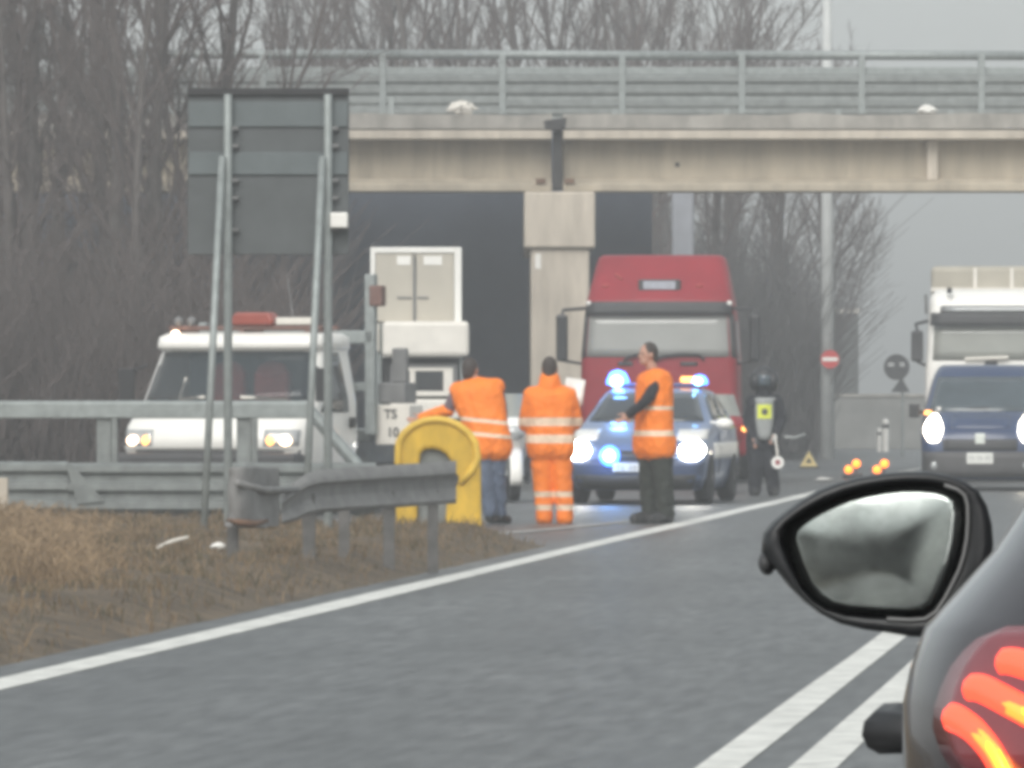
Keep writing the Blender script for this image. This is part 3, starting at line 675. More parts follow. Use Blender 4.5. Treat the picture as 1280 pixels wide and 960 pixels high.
for s_ in (-1, 1): rc.front('pillar_trim', M['dark'], rt, s_*.945, s_*.995, qz(447), qz(393), .014, 3, 4)
rc.front('sun_visor', M['dark'], rt, -.98, .98, qz(393), qz(377), .09, 14, 3, .03)
rc.front('grille_slot', M['dark'], rt, -.52, -.33, qz(457), qz(452), .012, 5, 2); rc.front('grille_slot', M['dark'], rt, .28, .5, qz(457), qz(452), .012, 5, 2)
rc.front('lower_grille', M['dark'], rt, -.9, .9, .65, 1.05, .02, 12, 3)
rc.front('bumper', M['dark'], rt, -1, 1, .36, .64, .05, 14, 3, .05)
m = MB(); zc = qz(356); y = rc.fy(0, zc)-.08; m.bx(-.33, .33, y, y+.22, zc-.09, zc+.09); m.build('roof_plate', M['dark'], rt, bevel=.02)
m = MB(); m.bx(-.25, .25, y-.012, y-.001, zc-.06, zc+.06); b_ = m.build('plate_face', mat('plate_bluegrey', (.42, .44, .5), .5, 0, .1, 5), rt); smudge(b_, 0, y-.016, zc, .42, .06, M['ink_soft'], 9, 3)
m = MB()
for x in (-.85, .62): m.ell((x, rc.fy(x, zc)-.01, zc-.01), (.07, .04, .025))
m.path([(-.7, rc.fy(-.7, qz(343))-.02, qz(342)), (-.6, rc.fy(-.6, qz(348))-.02, qz(348))], .025, 6); m.build('fairing_mark', M['red_dull'], rt)
for a in ((-.55, -.05), (-.05, .72)):
    zt = qz(446); m = MB()
    m.path([(a[0], rc.fy(a[0], zt)-.05, zt-.06), (a[0]+.1, rc.fy(a[0]+.1, zt)-.05, zt+.0), ((a[0]+a[1])/2, rc.fy(0, zt)-.05, zt+.045), (a[1]-.08, rc.fy(a[1], zt)-.05, zt+.03), (a[1], rc.fy(a[1], zt)-.05, zt-.05)], .02, 6)
    m.build('wiper', M['black'], rt)
for s_ in (-1, 1):
    m = MB(); zt, zb = qz(393), qz(452); xm = s_*1.51
    m.bx(xm-.09, xm+.09, -.06, .06, zb, zt); o = m.build('wing_mirror', M['black'], rt, bevel=.04)
    q = MB(); q.path([(xm, .03, zt-.02), (xm+s_*-.02, .05, zt+.07), (s_*1.15, .3, qz(385))], .028, 6); q.build('mirror_arm', M['dark'], o); q = MB(); q.path([(xm, .03, zb+.02), (s_*1.18, .3, qz(455))], .022, 6); q.build('mirror_arm', M['dark'], o)
    m = MB(); m.ell((s_*1.1, rc.fy(s_*1.1, qz(378))-.08, qz(379)), (.05, .04, .04)); m.build('marker_lamp', M['white'], rt, smooth=True)
    rc.front('headlight', M['headlight_off'], rt, s_*.66, s_*.95, .68, .9, .03, 5, 3)
    rc.side('side_window', M['glass'], rt, s_, lambda z, a, c: a+.15, lambda z, a, c: a+1.0, 1.9, 2.55)
m = MB(); m.ell((1.1, rc.fy(1.1, .62)-.09, .62), (.16, .05, .06)); m.build('fog_lamp', M['white'], rt, smooth=True)
m = MB(); m.bx(-.5, .5, 2.2, 7.5, .75, 1.0); m.bx(-1.2, 1.2, 2.9, 7.5, 1.0, 1.15); m.build('chassis', M['dark'], rt)
m = MB(); m.bx(-1.15, 1.15, 2.0, 2.25, .8, 2.6); m.build('cab_rear_panel', M['dark'], rt)
for x, s_ in ((-1.05, -1), (1.05, 1)): wheel(rt, x, 1.2, .5, .3, s_); wheel(rt, x, 5.6, .5, .5, s_)

# ------------------------------------------------------------------ white lorry with a canvas trailer
HD = 107.7; hS = S(HD)
wt = thing('white_lorry', 'white lorry with a dark sun visor and tan canvas trailer behind the blue van', 'truck', (P(1253, 0, HD).x, HD, 0), ROADYAW)
def hz(py): return EYE+(VY-py)/hS
wc = RL([(.35, 1.2, .05, 2.2, .12, .05), (.7, 1.24, 0, 2.2, .12, .05), (hz(458), 1.24, 0, 2.2, .12, .05), (hz(452), 1.23, .01, 2.2, .12, .05), (hz(405), 1.20, .08, 2.2, .12, .05), (hz(388), 1.19, .1, 2.2, .12, .05), (hz(370), 1.16, .16, 2.2, .14, .05), (hz(362), 1.08, .35, 2.1, .16, .05)])
wc.body('cab', M['white'], wt)
wc.front('windscreen', M['glass_mid'], wt, -.91, .91, hz(450), hz(406), .012, 14, 4)
wc.front('sun_visor', M['dark'], wt, -.96, .96, hz(407), hz(391), .14, 12, 3, .03)
wc.front('roof_lettering_panel', M['headlight_off'], wt, -.78, .78, hz(389), hz(384), .02, 10, 2)
wc.front('roof_recess', M['midgrey'], wt, -.84, .84, hz(391), hz(382), .008, 10, 2)
wc.front('grille', M['dark'], wt, -.8, .8, .8, 1.6, .012, 10, 4)
wc.front('bumper', M['midgrey'], wt, -1, 1, .36, .75, .03, 12, 3, .04)
m = MB(); m.tube((-.6, -.02, hz(449)), (.1, -.06, hz(447)), .03, n=6); m.build('wiper', M['white_dirty'], wt); m = MB(); m.tube((.5, -.02, hz(449)), (1.0, -.02, hz(444)), .03, n=6); m.build('wiper', M['white_dirty'], wt)
m = MB(); m.box((-.18, -.05, hz(454)), (.2, .06, .07)); m.build('wiper_motor', M['black'], wt)
for s_ in (-1, 1):
    m = MB(); xm = s_*1.36; m.bx(xm-.1, xm+.09, -.05, .06, hz(452), hz(413)); o = m.build('wing_mirror', M['dark'], wt, bevel=.04)
    q = MB(); q.path([(xm, 0, hz(414)), (xm+.03*s_, .02, hz(405)), (s_*1.2, .2, hz(401))], .025, 6); q.build('mirror_arm', M['black'], o); q = MB(); q.path([(xm, 0, hz(452)), (s_*1.22, .2, hz(457))], .025, 6); q.build('mirror_arm', M['black'], o)
    m = MB(); m.tube((s_*1.22, .1, hz(392)), (s_*1.23, .05, hz(368)), .025, n=6); m.build('marker_pole', M['midgrey'], wt)
    rc_ = wc.front('headlight', M['headlight_off'], wt, s_*.7, s_*.95, .8, 1.0, .02, 4, 2)
m = MB(); m.box((-.85, .1, hz(363)), (.08, .08, .09)); m.build('air_horn', M['black'], wt)
m = MB(); m.bx(-1.25, 1.25, 2.6, 12, 1.1, hz(330)+.02); m.build('trailer', mat('tan_canvas', (.40, .37, .31), .85, 0, .15, 2), wt, bevel=.08)
m = MB()
for x in (-.52, .08, .7): m.bx(x-.03, x+.03, 2.57, 2.6, 1.3, hz(331)); 
m.build('canvas_strap', M['white_dirty'], wt)
m = MB(); m.bx(-1.24, 1.24, 2.5, 2.59, hz(361), hz(356)); m.build('trailer_rail', M['white_dirty'], wt)
m = MB(); m.bx(-.5, .5, 2.2, 12, .75, 1.09); m.build('chassis', M['dark'], wt)
for x, s_ in ((-1.05, -1), (1.05, 1)): wheel(wt, x, 1.2, .5, .3, s_); wheel(wt, x, 10, .5, .4, s_)

# ------------------------------------------------------------------ blue van
VD = 96.5; vS = S(VD)
vn = thing('blue_van', 'dark blue van with bright headlights driving towards the camera at the right edge', 'van', (P(1225, 0, VD).x, VD, 0), ROADYAW)
def vzz(py): return EYE+(VY-py)/vS
vr = RL([(.16, .80, .06, 4.1, .2, .12), (.3, .84, 0, 4.2, .2, .12), (.72, .86, .02, 4.2, .2, .14), (.86, .86, .08, 4.2, .22, .16), (1.08, .85, .45, 4.2, .25, .2), (1.15, .84, .72, 4.2, .22, .16), (1.68, .72, 1.42, 4.15, .18, .1), (1.79, .66, 1.62, 4.1, .18, .1), (1.82, .6, 1.8, 4.0, .18, .1)])
vr.body('body', M['blue_van'], vn)
vr.front('windscreen', M['glass_van'], vn, -.9, .9, 1.14, 1.64, .01, 14, 5)
vr.front('grille', M['dark'], vn, -.62, .62, .58, .74, .012, 10, 3)
vr.front('bumper', mat('van_bumper', (.075, .072, .073), .6, 0, .2, 4), vn, -.98, .98, .2, .56, .02, 14, 4, .03)
vr.front('bonnet_panel', M['blue_van'], vn, -.5, .5, .90, 1.08, .01, 8, 3)  # slightly raised panel in the van's own blue paint
m = MB(); y = vr.fy(0, .42)-.03; m.bx(-.19, .19, y-.02, y, vzz(580), vzz(566)); b_ = m.build('number_plate', M['plate'], vn, bevel=.01); smudge(b_, 0, y-.024, vzz(573), .32, .06, M['ink_soft'], 8, 5)
m = MB(); y = vr.fy(0, .75)-.02; m.bx(-.07, .07, y-.02, y, vzz(555), vzz(542)); m.build('emblem', mat('emblem', (.75, .78, .72), .3, .2, 0), vn, bevel=.02)
m = MB(); m.path([(-.5, vr.fy(-.5, 1.16)-.03, 1.15), (.1, vr.fy(.1, 1.17)-.03, 1.19)], .015, 6); m.build('wiper', M['black'], vn)
for s_ in (-1, 1):
    z0, z1 = vzz(552), vzz(518)
    vr.front('headlight', M['headlight_van'], vn, 0, 0, z0, z1, .02, 6, 5, .02, shape=lambda j, s_=s_: (s_*(.62+.10*(2*j-1)**2+.04*j), s_*(.965-.12*(2*j-1)**2-.04*j)))
    vr.front('indicator', M['amber'], vn, s_*.86, s_*.99, z1+.0, z1+.05, .012, 3, 2)
    m = MB(); m.tube((s_*.83, .95, 1.12), (s_*.93, .9, 1.14), .03, n=6); m.box((s_*.98, .88, 1.15), (.15, .1, .2)); m.build('wing_mirror', M['black'], vn, bevel=.04)
    m = MB(); x = s_*.66; m.ell((x, vr.fy(x, .36)-.03, .36), (.05, .03, .06)); m.build('fog_lamp', M['headlight_off'], vn, smooth=True)
    vr.side('side_window', M['glass'], vn, s_, lambda z, a, c: a+.1, lambda z, a, c: a+1.0, 1.16, 1.62)
    wheel(vn, s_*.76, .85, .31, .2, s_); wheel(vn, s_*.76, 3.5, .31, .2, s_)
m = MB(); m.box((-.62, vr.fy(-.62, 1.16)-.03, 1.18), (.06, .04, .05)); m.build('windscreen_reflection', M['white'], vn)  # white block stands in for a bright reflection at the windscreen's foot

# ------------------------------------------------------------------ police car
CD = 84.0
pc = thing('police_car', 'blue and white police car with flashing blue beacons and dazzling headlights', 'car', (P(792, 0, CD).x, CD, 0), R(-8))
pr = RL([(.17, .78, .12, 4.2, .25, .14), (.33, .85, 0, 4.3, .26, .14), (.60, .88, 0, 4.35, .28, .15), (.76, .87, .16, 4.35, .3, .16), (.92, .85, .6, 4.3, .3, .16), (1.02, .82, 1.2, 4.25, .25, .12), (1.40, .62, 1.95, 3.7, .2, .08), (1.45, .54, 2.2, 3.4, .2, .06)])
pr.body('body', M['blue_car'], pc)
pr.front('windscreen', M['glass'], pc, -.9, .9, 1.03, 1.385, .01, 14, 5)
pr.front('bumper', mat('blue_bumper', (.06, .085, .16), .4, 0, .1, 3), pc, -.98, .98, .2, .56, .012, 16, 4, .02)
pr.front('lower_grille', M['dark'], pc, -.9, .9, .18, .36, .03, 10, 2)
pr.front('grille', M['dark'], pc, -.35, .35, .54, .66, .018, 8, 2)
m = MB(); y = pr.fy(0, .48)-.03; m.bx(-.26, .26, y-.02, y, .40, .51); b_ = m.build('number_plate', M['plate'], pc, bevel=.01); smudge(b_, 0, y-.024, .455, .42, .06, M['ink_soft'], 8, 6)
for s_ in (-1, 1):
    pr.front('headlight', M['headlight'], pc, 0, 0, .55, .78, .02, 8, 5, .03, shape=lambda j, s_=s_: (s_*(.64+.1*(2*j-1)**2), s_*(.975-.1*(2*j-1)**2)))
    pr.front('wing_flash', M['white'], pc, s_*.58, s_*.99, .805, .93, .012, 8, 3)
    m = MB(); m.tube((s_*.82, 1.32, 1.02), (s_*.95, 1.28, 1.0), .025, n=6); m.ell((s_*1.0, 1.27, 1.0), (.12, .08, .075)); m.build('wing_mirror', M['white'], pc, smooth=True)
    for ya, yb in ((.12, 1.0), (1.06, 1.75)):
        pr.side('side_window', M['glass'], pc, s_, lambda z, a, c, q=ya: a+q-.1, lambda z, a, c, q=yb: min(a+q, c-.1), 1.05, 1.37)
    pr.side('side_stripe', M['white'], pc, s_, 1.2, 4.0, .56, .76, .006, 6)
    pr.side('door_line', M['dark'], pc, s_, 1.9, 1.915, .35, .99, .008, 1)
    wheel(pc, s_*.79, .88, .32, .21, s_); wheel(pc, s_*.79, 3.5, .32, .21, s_)
m = MB(); m.bx(-.6, .6, 2.45, 2.72, 1.47, 1.52); m.build('light_bar', mat('light_bar_blue', (.04, .07, .2), .3, 0, .1, 5), pc, bevel=.02)
for x, big in ((-.52, .85), (.54, .58)):
    m = MB(); m.lathe([(.15*big+.02, 0), (.15*big+.02, .05), (.12*big, .14*big+.03), (.07*big, .2*big), (.01, .22*big)], (x, 2.58, 1.5), 'z', 16); o = m.build('beacon', M['blue_flash'], pc, smooth=True)
    q = MB(); q.ell((x, 2.44, 1.54), (.10*big, .05, .085*big)); q.build('lamp_core', M['blue_core'], o, smooth=True)
m = MB(); m.bx(.3, .5, 2.5, 2.65, 1.53, 1.6); m.build('amber_lamp', M['amber'], pc, bevel=.02)
m = MB(); x = -.30; m.ell((x, pr.fy(x, .58)-.03, .60), (.13, .05, .13)); o = m.build('grille_flasher', M['blue_flash'], pc, smooth=True)
q = MB(); q.ell((x, pr.fy(x, .58)-.07, .60), (.075, .03, .075)); q.build('lamp_core', M['blue_core'], o, smooth=True)
for nm, loc, e in (('beacon_light', (-.52, 2.3, 1.75), 9), ('flasher_light', (-.3, -.25, .62), 3)):
    ld = bpy.data.lights.new(nm, 'POINT'); ld.energy = e; ld.color = (.15, .4, 1); ld.shadow_soft_size = .12
    lo = bpy.data.objects.new(nm, ld); C.objects.link(lo); lo.parent = pc; lo.location = loc

# ------------------------------------------------------------------ motorcycles
def motorcycle(label, loc, rz, body, m2, group=None):
    t = thing('motorcycle', label, 'motorcycle', loc, rz, group)
    for y in (0, 1.5):
        b = MB(); b.lathe([(.2, -.05), (.3, -.06), (.32, 0), (.3, .06), (.2, .05)], (0, y, .32), 'x', 26); o = b.build('wheel', M['tyre'], t)
        q = MB(); q.lathe([(.01, -.04), (.21, -.035), (.21, .035), (.01, .04)], (0, y, .32), 'x', 14); q.build('rim', M['rim'], o)
    b = MB()
    for x in (-.1, .1): b.tube((x, 0, .32), (x, .32, .95), .03, n=8)
    b.build('fork', M['galv'], t)
    b = MB(); b.grid(lambda i, j: ((j-.5)*.16, -.36*math.cos(i*2.6-.3), .32+.36*math.sin(i*2.6-.3)), 10, 3); b.build('mudguard', body, t, solid=.012, smooth=True)
    b = MB(); b.loft([[(x*sx, y0+dy, z) for x, dy in ((-.2, .25), (-.26, .05), (-.12, -.1), (.12, -.1), (.26, .05), (.2, .25))] for z, sx, y0 in ((.5, .6, .35), (.75, 1, .2), (.95, 1.15, .12), (1.08, .9, .2))]); b.build('fairing', body, t, bevel=.03)
    b = MB(); b.grid(lambda i, j: ((i-.5)*.46*(1-.3*j), .16+.22*j+.5*(i-.5)**2, 1.06+.32*j), 6, 4); b.build('windscreen', M['glass_mid'], t, solid=.01)
    b = MB(); b.ell((0, .02, .88), (.13, .06, .09)); b.build('headlight', M['headlight_off'], t, smooth=True)
    b = MB(); b.path([(-.4, .5, 1.05), (-.2, .38, 1.08), (.2, .38, 1.08), (.4, .5, 1.05)], .018, 8); b.build('handlebar', M['black'], t)
    for s_ in (-1, 1):
        b = MB(); b.tube((s_*.28, .3, 1.05), (s_*.42, .3, 1.12), .012, n=6); b.ell((s_*.46, .28, 1.13), (.11, .05, .07)); b.build('mirror', m2, t, smooth=True)
        b = MB(); b.ell((s_*.27, .12, .9), (.05, .04, .04)); b.build('indicator', M['amber'], t, smooth=True)
        b = MB(); b.bx(s_*.22, s_*.46, 1.3, 1.85, .5, .9); b.build('pannier', body, t, bevel=.06)
    b = MB(); b.ell((0, .75, .85), (.2, .35, .2)); b.build('fuel_tank', body, t, smooth=True)
    b = MB(); b.bx(-.17, .17, 1.0, 1.75, .76, .88); b.build('seat', M['black'], t, bevel=.05)
    b = MB(); b.bx(-.24, .24, .4, 1.1, .28, .65); b.build('engine', M['dark'], t, bevel=.05)
    b = MB(); b.path([(.2, .6, .3), (.24, 1.0, .25), (.26, 1.8, .4)], .045, 8); b.build('exhaust', M['rim'], t)
    return t
motorcycle('red motorcycle with pale mirrors parked between the police car and the helmeted officer', (P(909, 0, 94).x, 94, 0), R(6), M['red'], M['white'])
motorcycle('white motorcycle standing between the two workers in orange', (P(643, 0, 86).x, 86, 0), R(4), M['white'], M['white'])

# ------------------------------------------------------------------ people
WR = bpy.data.textures.new('folds', 'CLOUDS'); WR.noise_scale = .11; WR.noise_depth = 2
WR2 = bpy.data.textures.new('creases', 'CLOUDS'); WR2.noise_scale = .045; WR2.noise_depth = 1
def person(label, D, J, face, build, lean=0):
    """J: joints as (pixel x, pixel y, metres behind D); face: heading in degrees (0 faces the camera)."""
    W_ = {k: P(v[0], v[1], D) + Vector((0, v[2] if len(v) > 2 else 0, 0)) for k, v in J.items()}
    root = (W_['anL']+W_['anR'])/2; root.z = 0
    t = thing('person', label, 'person', root)
    L = {k: v-root for k, v in W_.items()}
    f = Vector((math.sin(R(face)), -math.cos(R(face)), 0)); rz = Matrix.Rotation(R(face), 3, 'Z'); sd_ = Vector((f.y, -f.x, 0))
    g = build.get('girth', 1.0)
    def torso(b, e, top=True):
        ch = (L['shL']+L['shR'])/2; hp = (L['hipL']+L['hipR'])/2; mid = ch.lerp(hp, .5)
        for k in ('L', 'R'):
            s_ = ch.lerp(L['sh'+k], .62); h_ = L['hip'+k]
            s_ = s_ - Vector((0, 0, .05)); m_ = s_.lerp(h_, .55)
            b.caps(s_, (.105+e)*g, m_, (.10+e)*g); b.caps(m_, (.10+e)*g, h_ + Vector((0, 0, .02)), (.105+e)*g)
            b.caps(ch+Vector((0, 0, .045)), .06+e*.7, L['sh'+k], .062+e)
        b.caps(ch-Vector((0, 0, .06)), (.115+e)*g, hp, (.115+e)*g)
    def arm(b, k, e, lo=True, up=True):
        if up: b.caps(L['sh'+k], .058+e, L['el'+k], .045+e)
        if lo: b.caps(L['el'+k], .045+e, L['ha'+k].lerp(L['el'+k], .12), .032+e)
    def leg(b, k, e, bot=.0):
        b.caps(L['hip'+k], .092+e, L['kn'+k], .062+e); b.caps(L['kn'+k], .062+e, L['an'+k].lerp(L['kn'+k], bot), .045+e)
    def feet(b, e):
        for k in ('L', 'R'):
            a = L['an'+k].copy(); a.z = .06; b.caps(a, .05+e, a+f*.17+Vector((0, 0, -.025)), .034+e)
            b.caps(a, .045+e, a+Vector((0, 0, .16)), .05+e)
    # body
    b = MB(); torso(b, 0)
    for k in ('L', 'R'): arm(b, k, 0); leg(b, k, 0)
    feet(b, 0); hd = L['head']
    b.caps(L['neck'], .06, hd-Vector((0, 0, .05)), .055)
    b.ell(hd+Vector((0, 0, .015)), (.076, .095, .115), rz); b.ell(hd+f*.035-Vector((0, 0, .06)), (.055, .06, .055), rz)
    b.ell(hd+f*.1-Vector((0, 0, .012)), (.015, .02, .026), rz)
    for s_ in (-1, 1): b.ell(hd+sd_*s_*.078, (.012, .022, .033), rz)
    for k in ('L', 'R'):
        h = L['ha'+k]; d = (h-L['el'+k]).normalized(); u = d.orthogonal().normalized(); w = d.cross(u)
        b.caps(h-d*.02, .028, h+d*.05, .03); b.caps(h-d*.0+u*.025, .024, h+d*.05+u*.02, .026)
        for i, (o_, ln) in enumerate(((-.022, .05), (-.004, .062), (.014, .066), (.032, .058))):
            a = h+d*.06+u*o_; m_ = a+d*ln*.6+w*.012; b.caps(a, .0105, m_, .0095); b.caps(m_, .0095, m_+d*ln*.45+w*.03, .008)
        a = h+u*-.03; b.caps(a, .013, a+d*.04-u*.03+w*.02, .011); b.caps(a+d*.04-u*.03+w*.02, .011, a+d*.075-u*.03+w*.035, .009)
    b.build('body', M['skin'], t, remesh=.009)
    m = MB()
    for s_ in (-1, 1): m.ell(hd+f*.083+sd_*s_*.032+Vector((0, 0, .02)), .011, None, 8, 6)
    m.build('eyes', M['ink'], t, smooth=True)
    if build.get('hair', True):
        m = MB(); m.ell(hd-f*.018+Vector((0, 0, .035)), (.086, .098, .108), rz); m.ell(hd-f*.05-Vector((0, 0, .02)), (.07, .06, .08), rz); m.build('hair', M['hair'], t, remesh=.012)
    for nm, mt, parts, e in build['clothes']:
        m = MB()
        if 'torso' in parts: torso(m, e)
        if 'hem' in parts:
            hp = (L['hipL']+L['hipR'])/2
            for k in ('L', 'R'): m.caps(L['hip'+k], (.115+e)*g, L['hip'+k].lerp(L['kn'+k], .22), (.118+e)*g)
            m.caps(hp, (.11+e)*g, hp-Vector((0, 0, .08)), (.115+e)*g)
        if 'collar' in parts: m.caps(L['neck']-Vector((0, 0, .03)), .085+e, L['neck']+Vector((0, 0, .04)), .072+e)
        for k in ('L', 'R'):
            if 'arms' in parts or 'arm'+k in parts: arm(m, k, e)
            if 'fore'+k in parts: arm(m, k, e, True, False)
            if 'upper'+k in parts: arm(m, k, e, False, True)
            if 'legs' in parts: leg(m, k, e, build.get('legbot', .0))
        if 'legs' in parts: m.caps(L['hipL'], .1+e, L['hipR'], .1+e)
        if 'feet' in parts: feet(m, e)
        o = m.build(nm, mt(t, L) if callable(mt) else mt, t, remesh=.014)
        for tx, st in ((WR, .028), (WR2, .014)):
            dm = o.modifiers.new('folds', 'DISPLACE'); dm.texture = tx; dm.strength = st; dm.mid_level = .5
    return t, L, f
def hv(axis, bands, nm='hi_vis_striped', col=(.80, .62, .46)): return stripes(mat(nm, (.97, .225, .012), .7, 0, .08, 9), axis, bands, col)
# worker leaning towards the recovery truck
p1, L1, f1 = person('man in orange hi-vis waistcoat and blue jeans leaning left behind the yellow barrier nose', 70.5,
    dict(head=(588, 463, .12), neck=(594, 478, .1), shL=(573, 488, .1), shR=(620, 484, .05), elL=(560, 513, .16), elR=(629, 520, .25), haL=(524, 523, .3), haR=(616, 540, .4),
         hipL=(602, 548), hipR=(620, 548), knL=(606, 600, -.02), knR=(622, 598, .05), anL=(613, 640), anR=(625, 640, .12)), 150,
    dict(girth=1.12, clothes=[('jacket', M['purple_grey'], ('torso', 'arms'), .018), ('waistcoat', hv((.10, 0, 1), [(1.045, 1.085), (.90, .94)], 'waistcoat_cloth'), ('torso', 'hem'), .034), ('sleeve_cover', M['orange'], ('foreL',), .026),
                  ('jeans', M['jeans'], ('legs',), .028), ('shoes', M['boot'], ('feet',), .008)]))
# worker seen square from behind
p2, L2, f2 = person('worker in full orange hi-vis jacket and trousers seen from behind, reading a sheet', 71.0,
    dict(head=(687, 462), neck=(687, 479), shL=(665, 495), shR=(710, 495), elL=(657, 531, .05), elR=(719, 528, .06), haL=(672, 520, .36), haR=(706, 505, .36),
         hipL=(677, 549), hipR=(699, 549), knL=(678, 598), knR=(703, 598), anL=(680, 641), anR=(706, 641)), 178,
    dict(girth=1.12, clothes=[('trousers', hv((0, 0, 1), [(.13, .19), (.27, .33)], 'trouser_cloth'), ('legs', 'feet'), .045), ('jacket', hv((0, 0, 1), [(1.02, 1.11), (.84, .93)], 'jacket_cloth'), ('torso', 'arms', 'hem', 'collar'), .038)]))
# man in waistcoat in front of the police car
p3, L3, f3 = person('man in orange hi-vis waistcoat and dark camouflage trousers standing before the police car', 70.8,
    dict(head=(810, 444), neck=(815, 460), shL=(812, 476, .2), shR=(824, 474, -.16), elL=(806, 510, .28), elR=(808, 500, -.28), haL=(790, 520, .1), haR=(783, 520, -.2),
         hipL=(812, 547, .09), hipR=(823, 547, -.09), knL=(812, 596, .1), knR=(829, 596, -.12), anL=(813, 641, .1), anR=(832, 641, -.12)), -62,
    dict(girth=1.2, clothes=[('jumper', M['navy'], ('torso', 'arms'), .016), ('trousers', M['camo'], ('legs',), .05), ('boots', M['boot'], ('feet',), .035),
                  ('waistcoat', hv((0, 0, 1), [(.915, .975), (1.19, 1.23)], 'waistcoat_cloth_b'), ('torso', 'hem'), .036)]))
# motorcycle officer
p4, L4, f4 = person('police officer in dark uniform and black helmet with a pale bib and yellow patch', 92.0,
    dict(head=(955, 476), neck=(955, 490), shL=(940, 502), shR=(970, 501), elL=(935, 528, .06), elR=(977, 525, -.02), haL=(943, 550, -.16), haR=(968, 546, -.2),
         hipL=(946, 548), hipR=(961, 548), knL=(945, 583, -.05), knR=(963, 583, -.02), anL=(943, 613), anR=(967, 613)), 6,
    dict(hair=False, girth=1.05, clothes=[('jacket', M['navy'], ('torso', 'arms', 'hem', 'collar'), .03), ('trousers', M['navy'], ('legs',), .045), ('boots', M['boot'], ('feet',), .018)]))
hd = L4['head']
m = MB(); m.ell(hd+Vector((0, .03, .045)), (.165, .17, .155)); m.ell(hd+Vector((-.12, -.02, -.01)), (.085, .14, .14)); m.ell(hd+Vector((.12, -.02, -.01)), (.09, .14, .15)); m.build('helmet', M['black'], p4, remesh=.014)
m = MB(); m.grid(lambda i, j: hd+Vector(((i-.5)*.17, -.15-.03*math.sin(i*3.14), -.07+.15*j)), 6, 3); m.build('visor', M['glass_van'], p4, solid=.008, smooth=True)
ch = (L4['shL']+L4['shR'])/2; hp = (L4['hipL']+L4['hipR'])/2
def front_y(z): return min(ch.y, hp.y)-.205
m = MB(); m.grid(lambda i, j: Vector((ch.x+(i-.5)*(.16+.09*math.sin(j*2.4)), front_y(0)+.05*(2*i-1)**2, hp.z-.02+(ch.z-hp.z+.07)*j)), 8, 8); o = m.build('bib', M['bib'], p4, solid=.014, smooth=True)
q = MB(); q.grid(lambda i, j: Vector((ch.x+(i-.5)*.19, front_y(0)-.014+.04*(2*i-1)**2, 1.05+.19*j)), 6, 2); q.build('yellow_patch', M['neon'], o, solid=.008)
q = MB(); q.lathe([(.01, -.004), (.045, -.004), (.045, .004), (.01, .004)], (ch.x, front_y(0)-.026, 1.145), 'y', 10); q.build('emblem', M['ink'], o)
m = MB(); m.path([ch+Vector((-.12, -.10, .03)), ch+Vector((-.02, -.2, -.08))], .02, 6); m.path([ch+Vector((.14, -.10, .04)), ch+Vector((.03, -.2, -.08))], .02, 6); m.build('bib_strap', M['bib'], p4)
for k in 'LR':
    m = MB(); h = L4['ha'+k]; d = (h-L4['el'+k]).normalized(); m.caps(h-d*.06, .05, h+d*.06, .045); m.build('glove', M['bib'] if k == 'R' else M['dark'], p4, remesh=.012)
# things they hold
pp = P(718, 489, 71.0)+Vector((0, .33, 0))
sh = MB(); sh.grid(lambda i, j: Vector(((i-.5)*.21, .02*math.sin(i*3)+.07*j, (j-.5)*.27)), 5, 3)
o = sh.build('paper_sheet', M['white'], solid=.004, smooth=True); o.location = pp; o.rotation_euler = (0, R(8), 0); tag(o, 'white sheet of paper held up by the worker in full orange', 'paper')
o_ = P(972, 578, 91.7); pd = thing('signal_paddle', 'round white and red signalling paddle hanging by the officer\'s leg', 'paddle', (o_.x, o_.y, o_.z))
m = MB(); m.lathe([(.01, -.012), (.085, -.012), (.085, .012), (.01, .012)], (0, 0, 0), 'y', 20); m.build('disc', M['white'], pd)
m = MB(); m.lathe([(.005, -.018), (.035, -.018), (.035, -.0125), (.005, -.0125)], (0, 0, 0), 'y', 16); m.build('red_spot', M['red'], pd)
hh = L4['haR']+p4.location-Vector((o_.x, o_.y, o_.z))
m = MB(); m.tube((0, 0, .085), hh+Vector((0, -.05, .03)), .014, n=8); m.build('handle', M['white_dirty'], pd)
m = MB(); a = L4['haR']+p4.location+Vector((.12, -.06, .0)); b2 = P(1006, 543, 91.9); m.path([a, a.lerp(b2, .5)-Vector((0, 0, .03)), b2], .022, 8)
tag(m.build('baton', M['bib'], smooth=True), 'pale grey baton pointing right beside the officer\'s glove', 'baton')

# ------------------------------------------------------------------ roadside furniture beyond
lp = thing('lamp_post', 'tall pale tapered lamp post with a no-entry sign fixed to it', 'lamp post', (P(1034, 0, 150).x, 150, 0))
m = MB(); m.tube((0, 0, -.1), (0, 0, 12.5), .17, .09, 16); m.build('pole', mat('pale_post', (.50, .51, .50), .6, 0, .1, 3), lp, smooth=True)
m = MB(); m.path([(0, 0, 12.4), (.1, -.2, 12.8), (.5, -1.2, 13.1)], .05, 8); m.box((.6, -1.4, 13.1), (.3, .6, .12)); m.build('lamp_head', M['galv'], lp)
ne = thing('no_entry_sign', 'round red no-entry sign with a white bar on the lamp post', 'road sign', P(1037.5, 449, 149.6))
m = MB(); m.lathe([(.01, -.012), (.205, -.012), (.205, .012), (.01, .012)], (0, 0, 0), 'y', 28); m.build('disc', mat('sign_red', (.50, .05, .05), .5, 0, .05, 4), ne)
m = MB(); m.bx(-.17, .17, -.02, -.0125, -.042, .042); m.build('white_bar', M['white'], ne)
m = MB(); m.bx(-.05, .05, .012, .25, -.04, .04); m.build('bracket', M['midgrey'], ne)
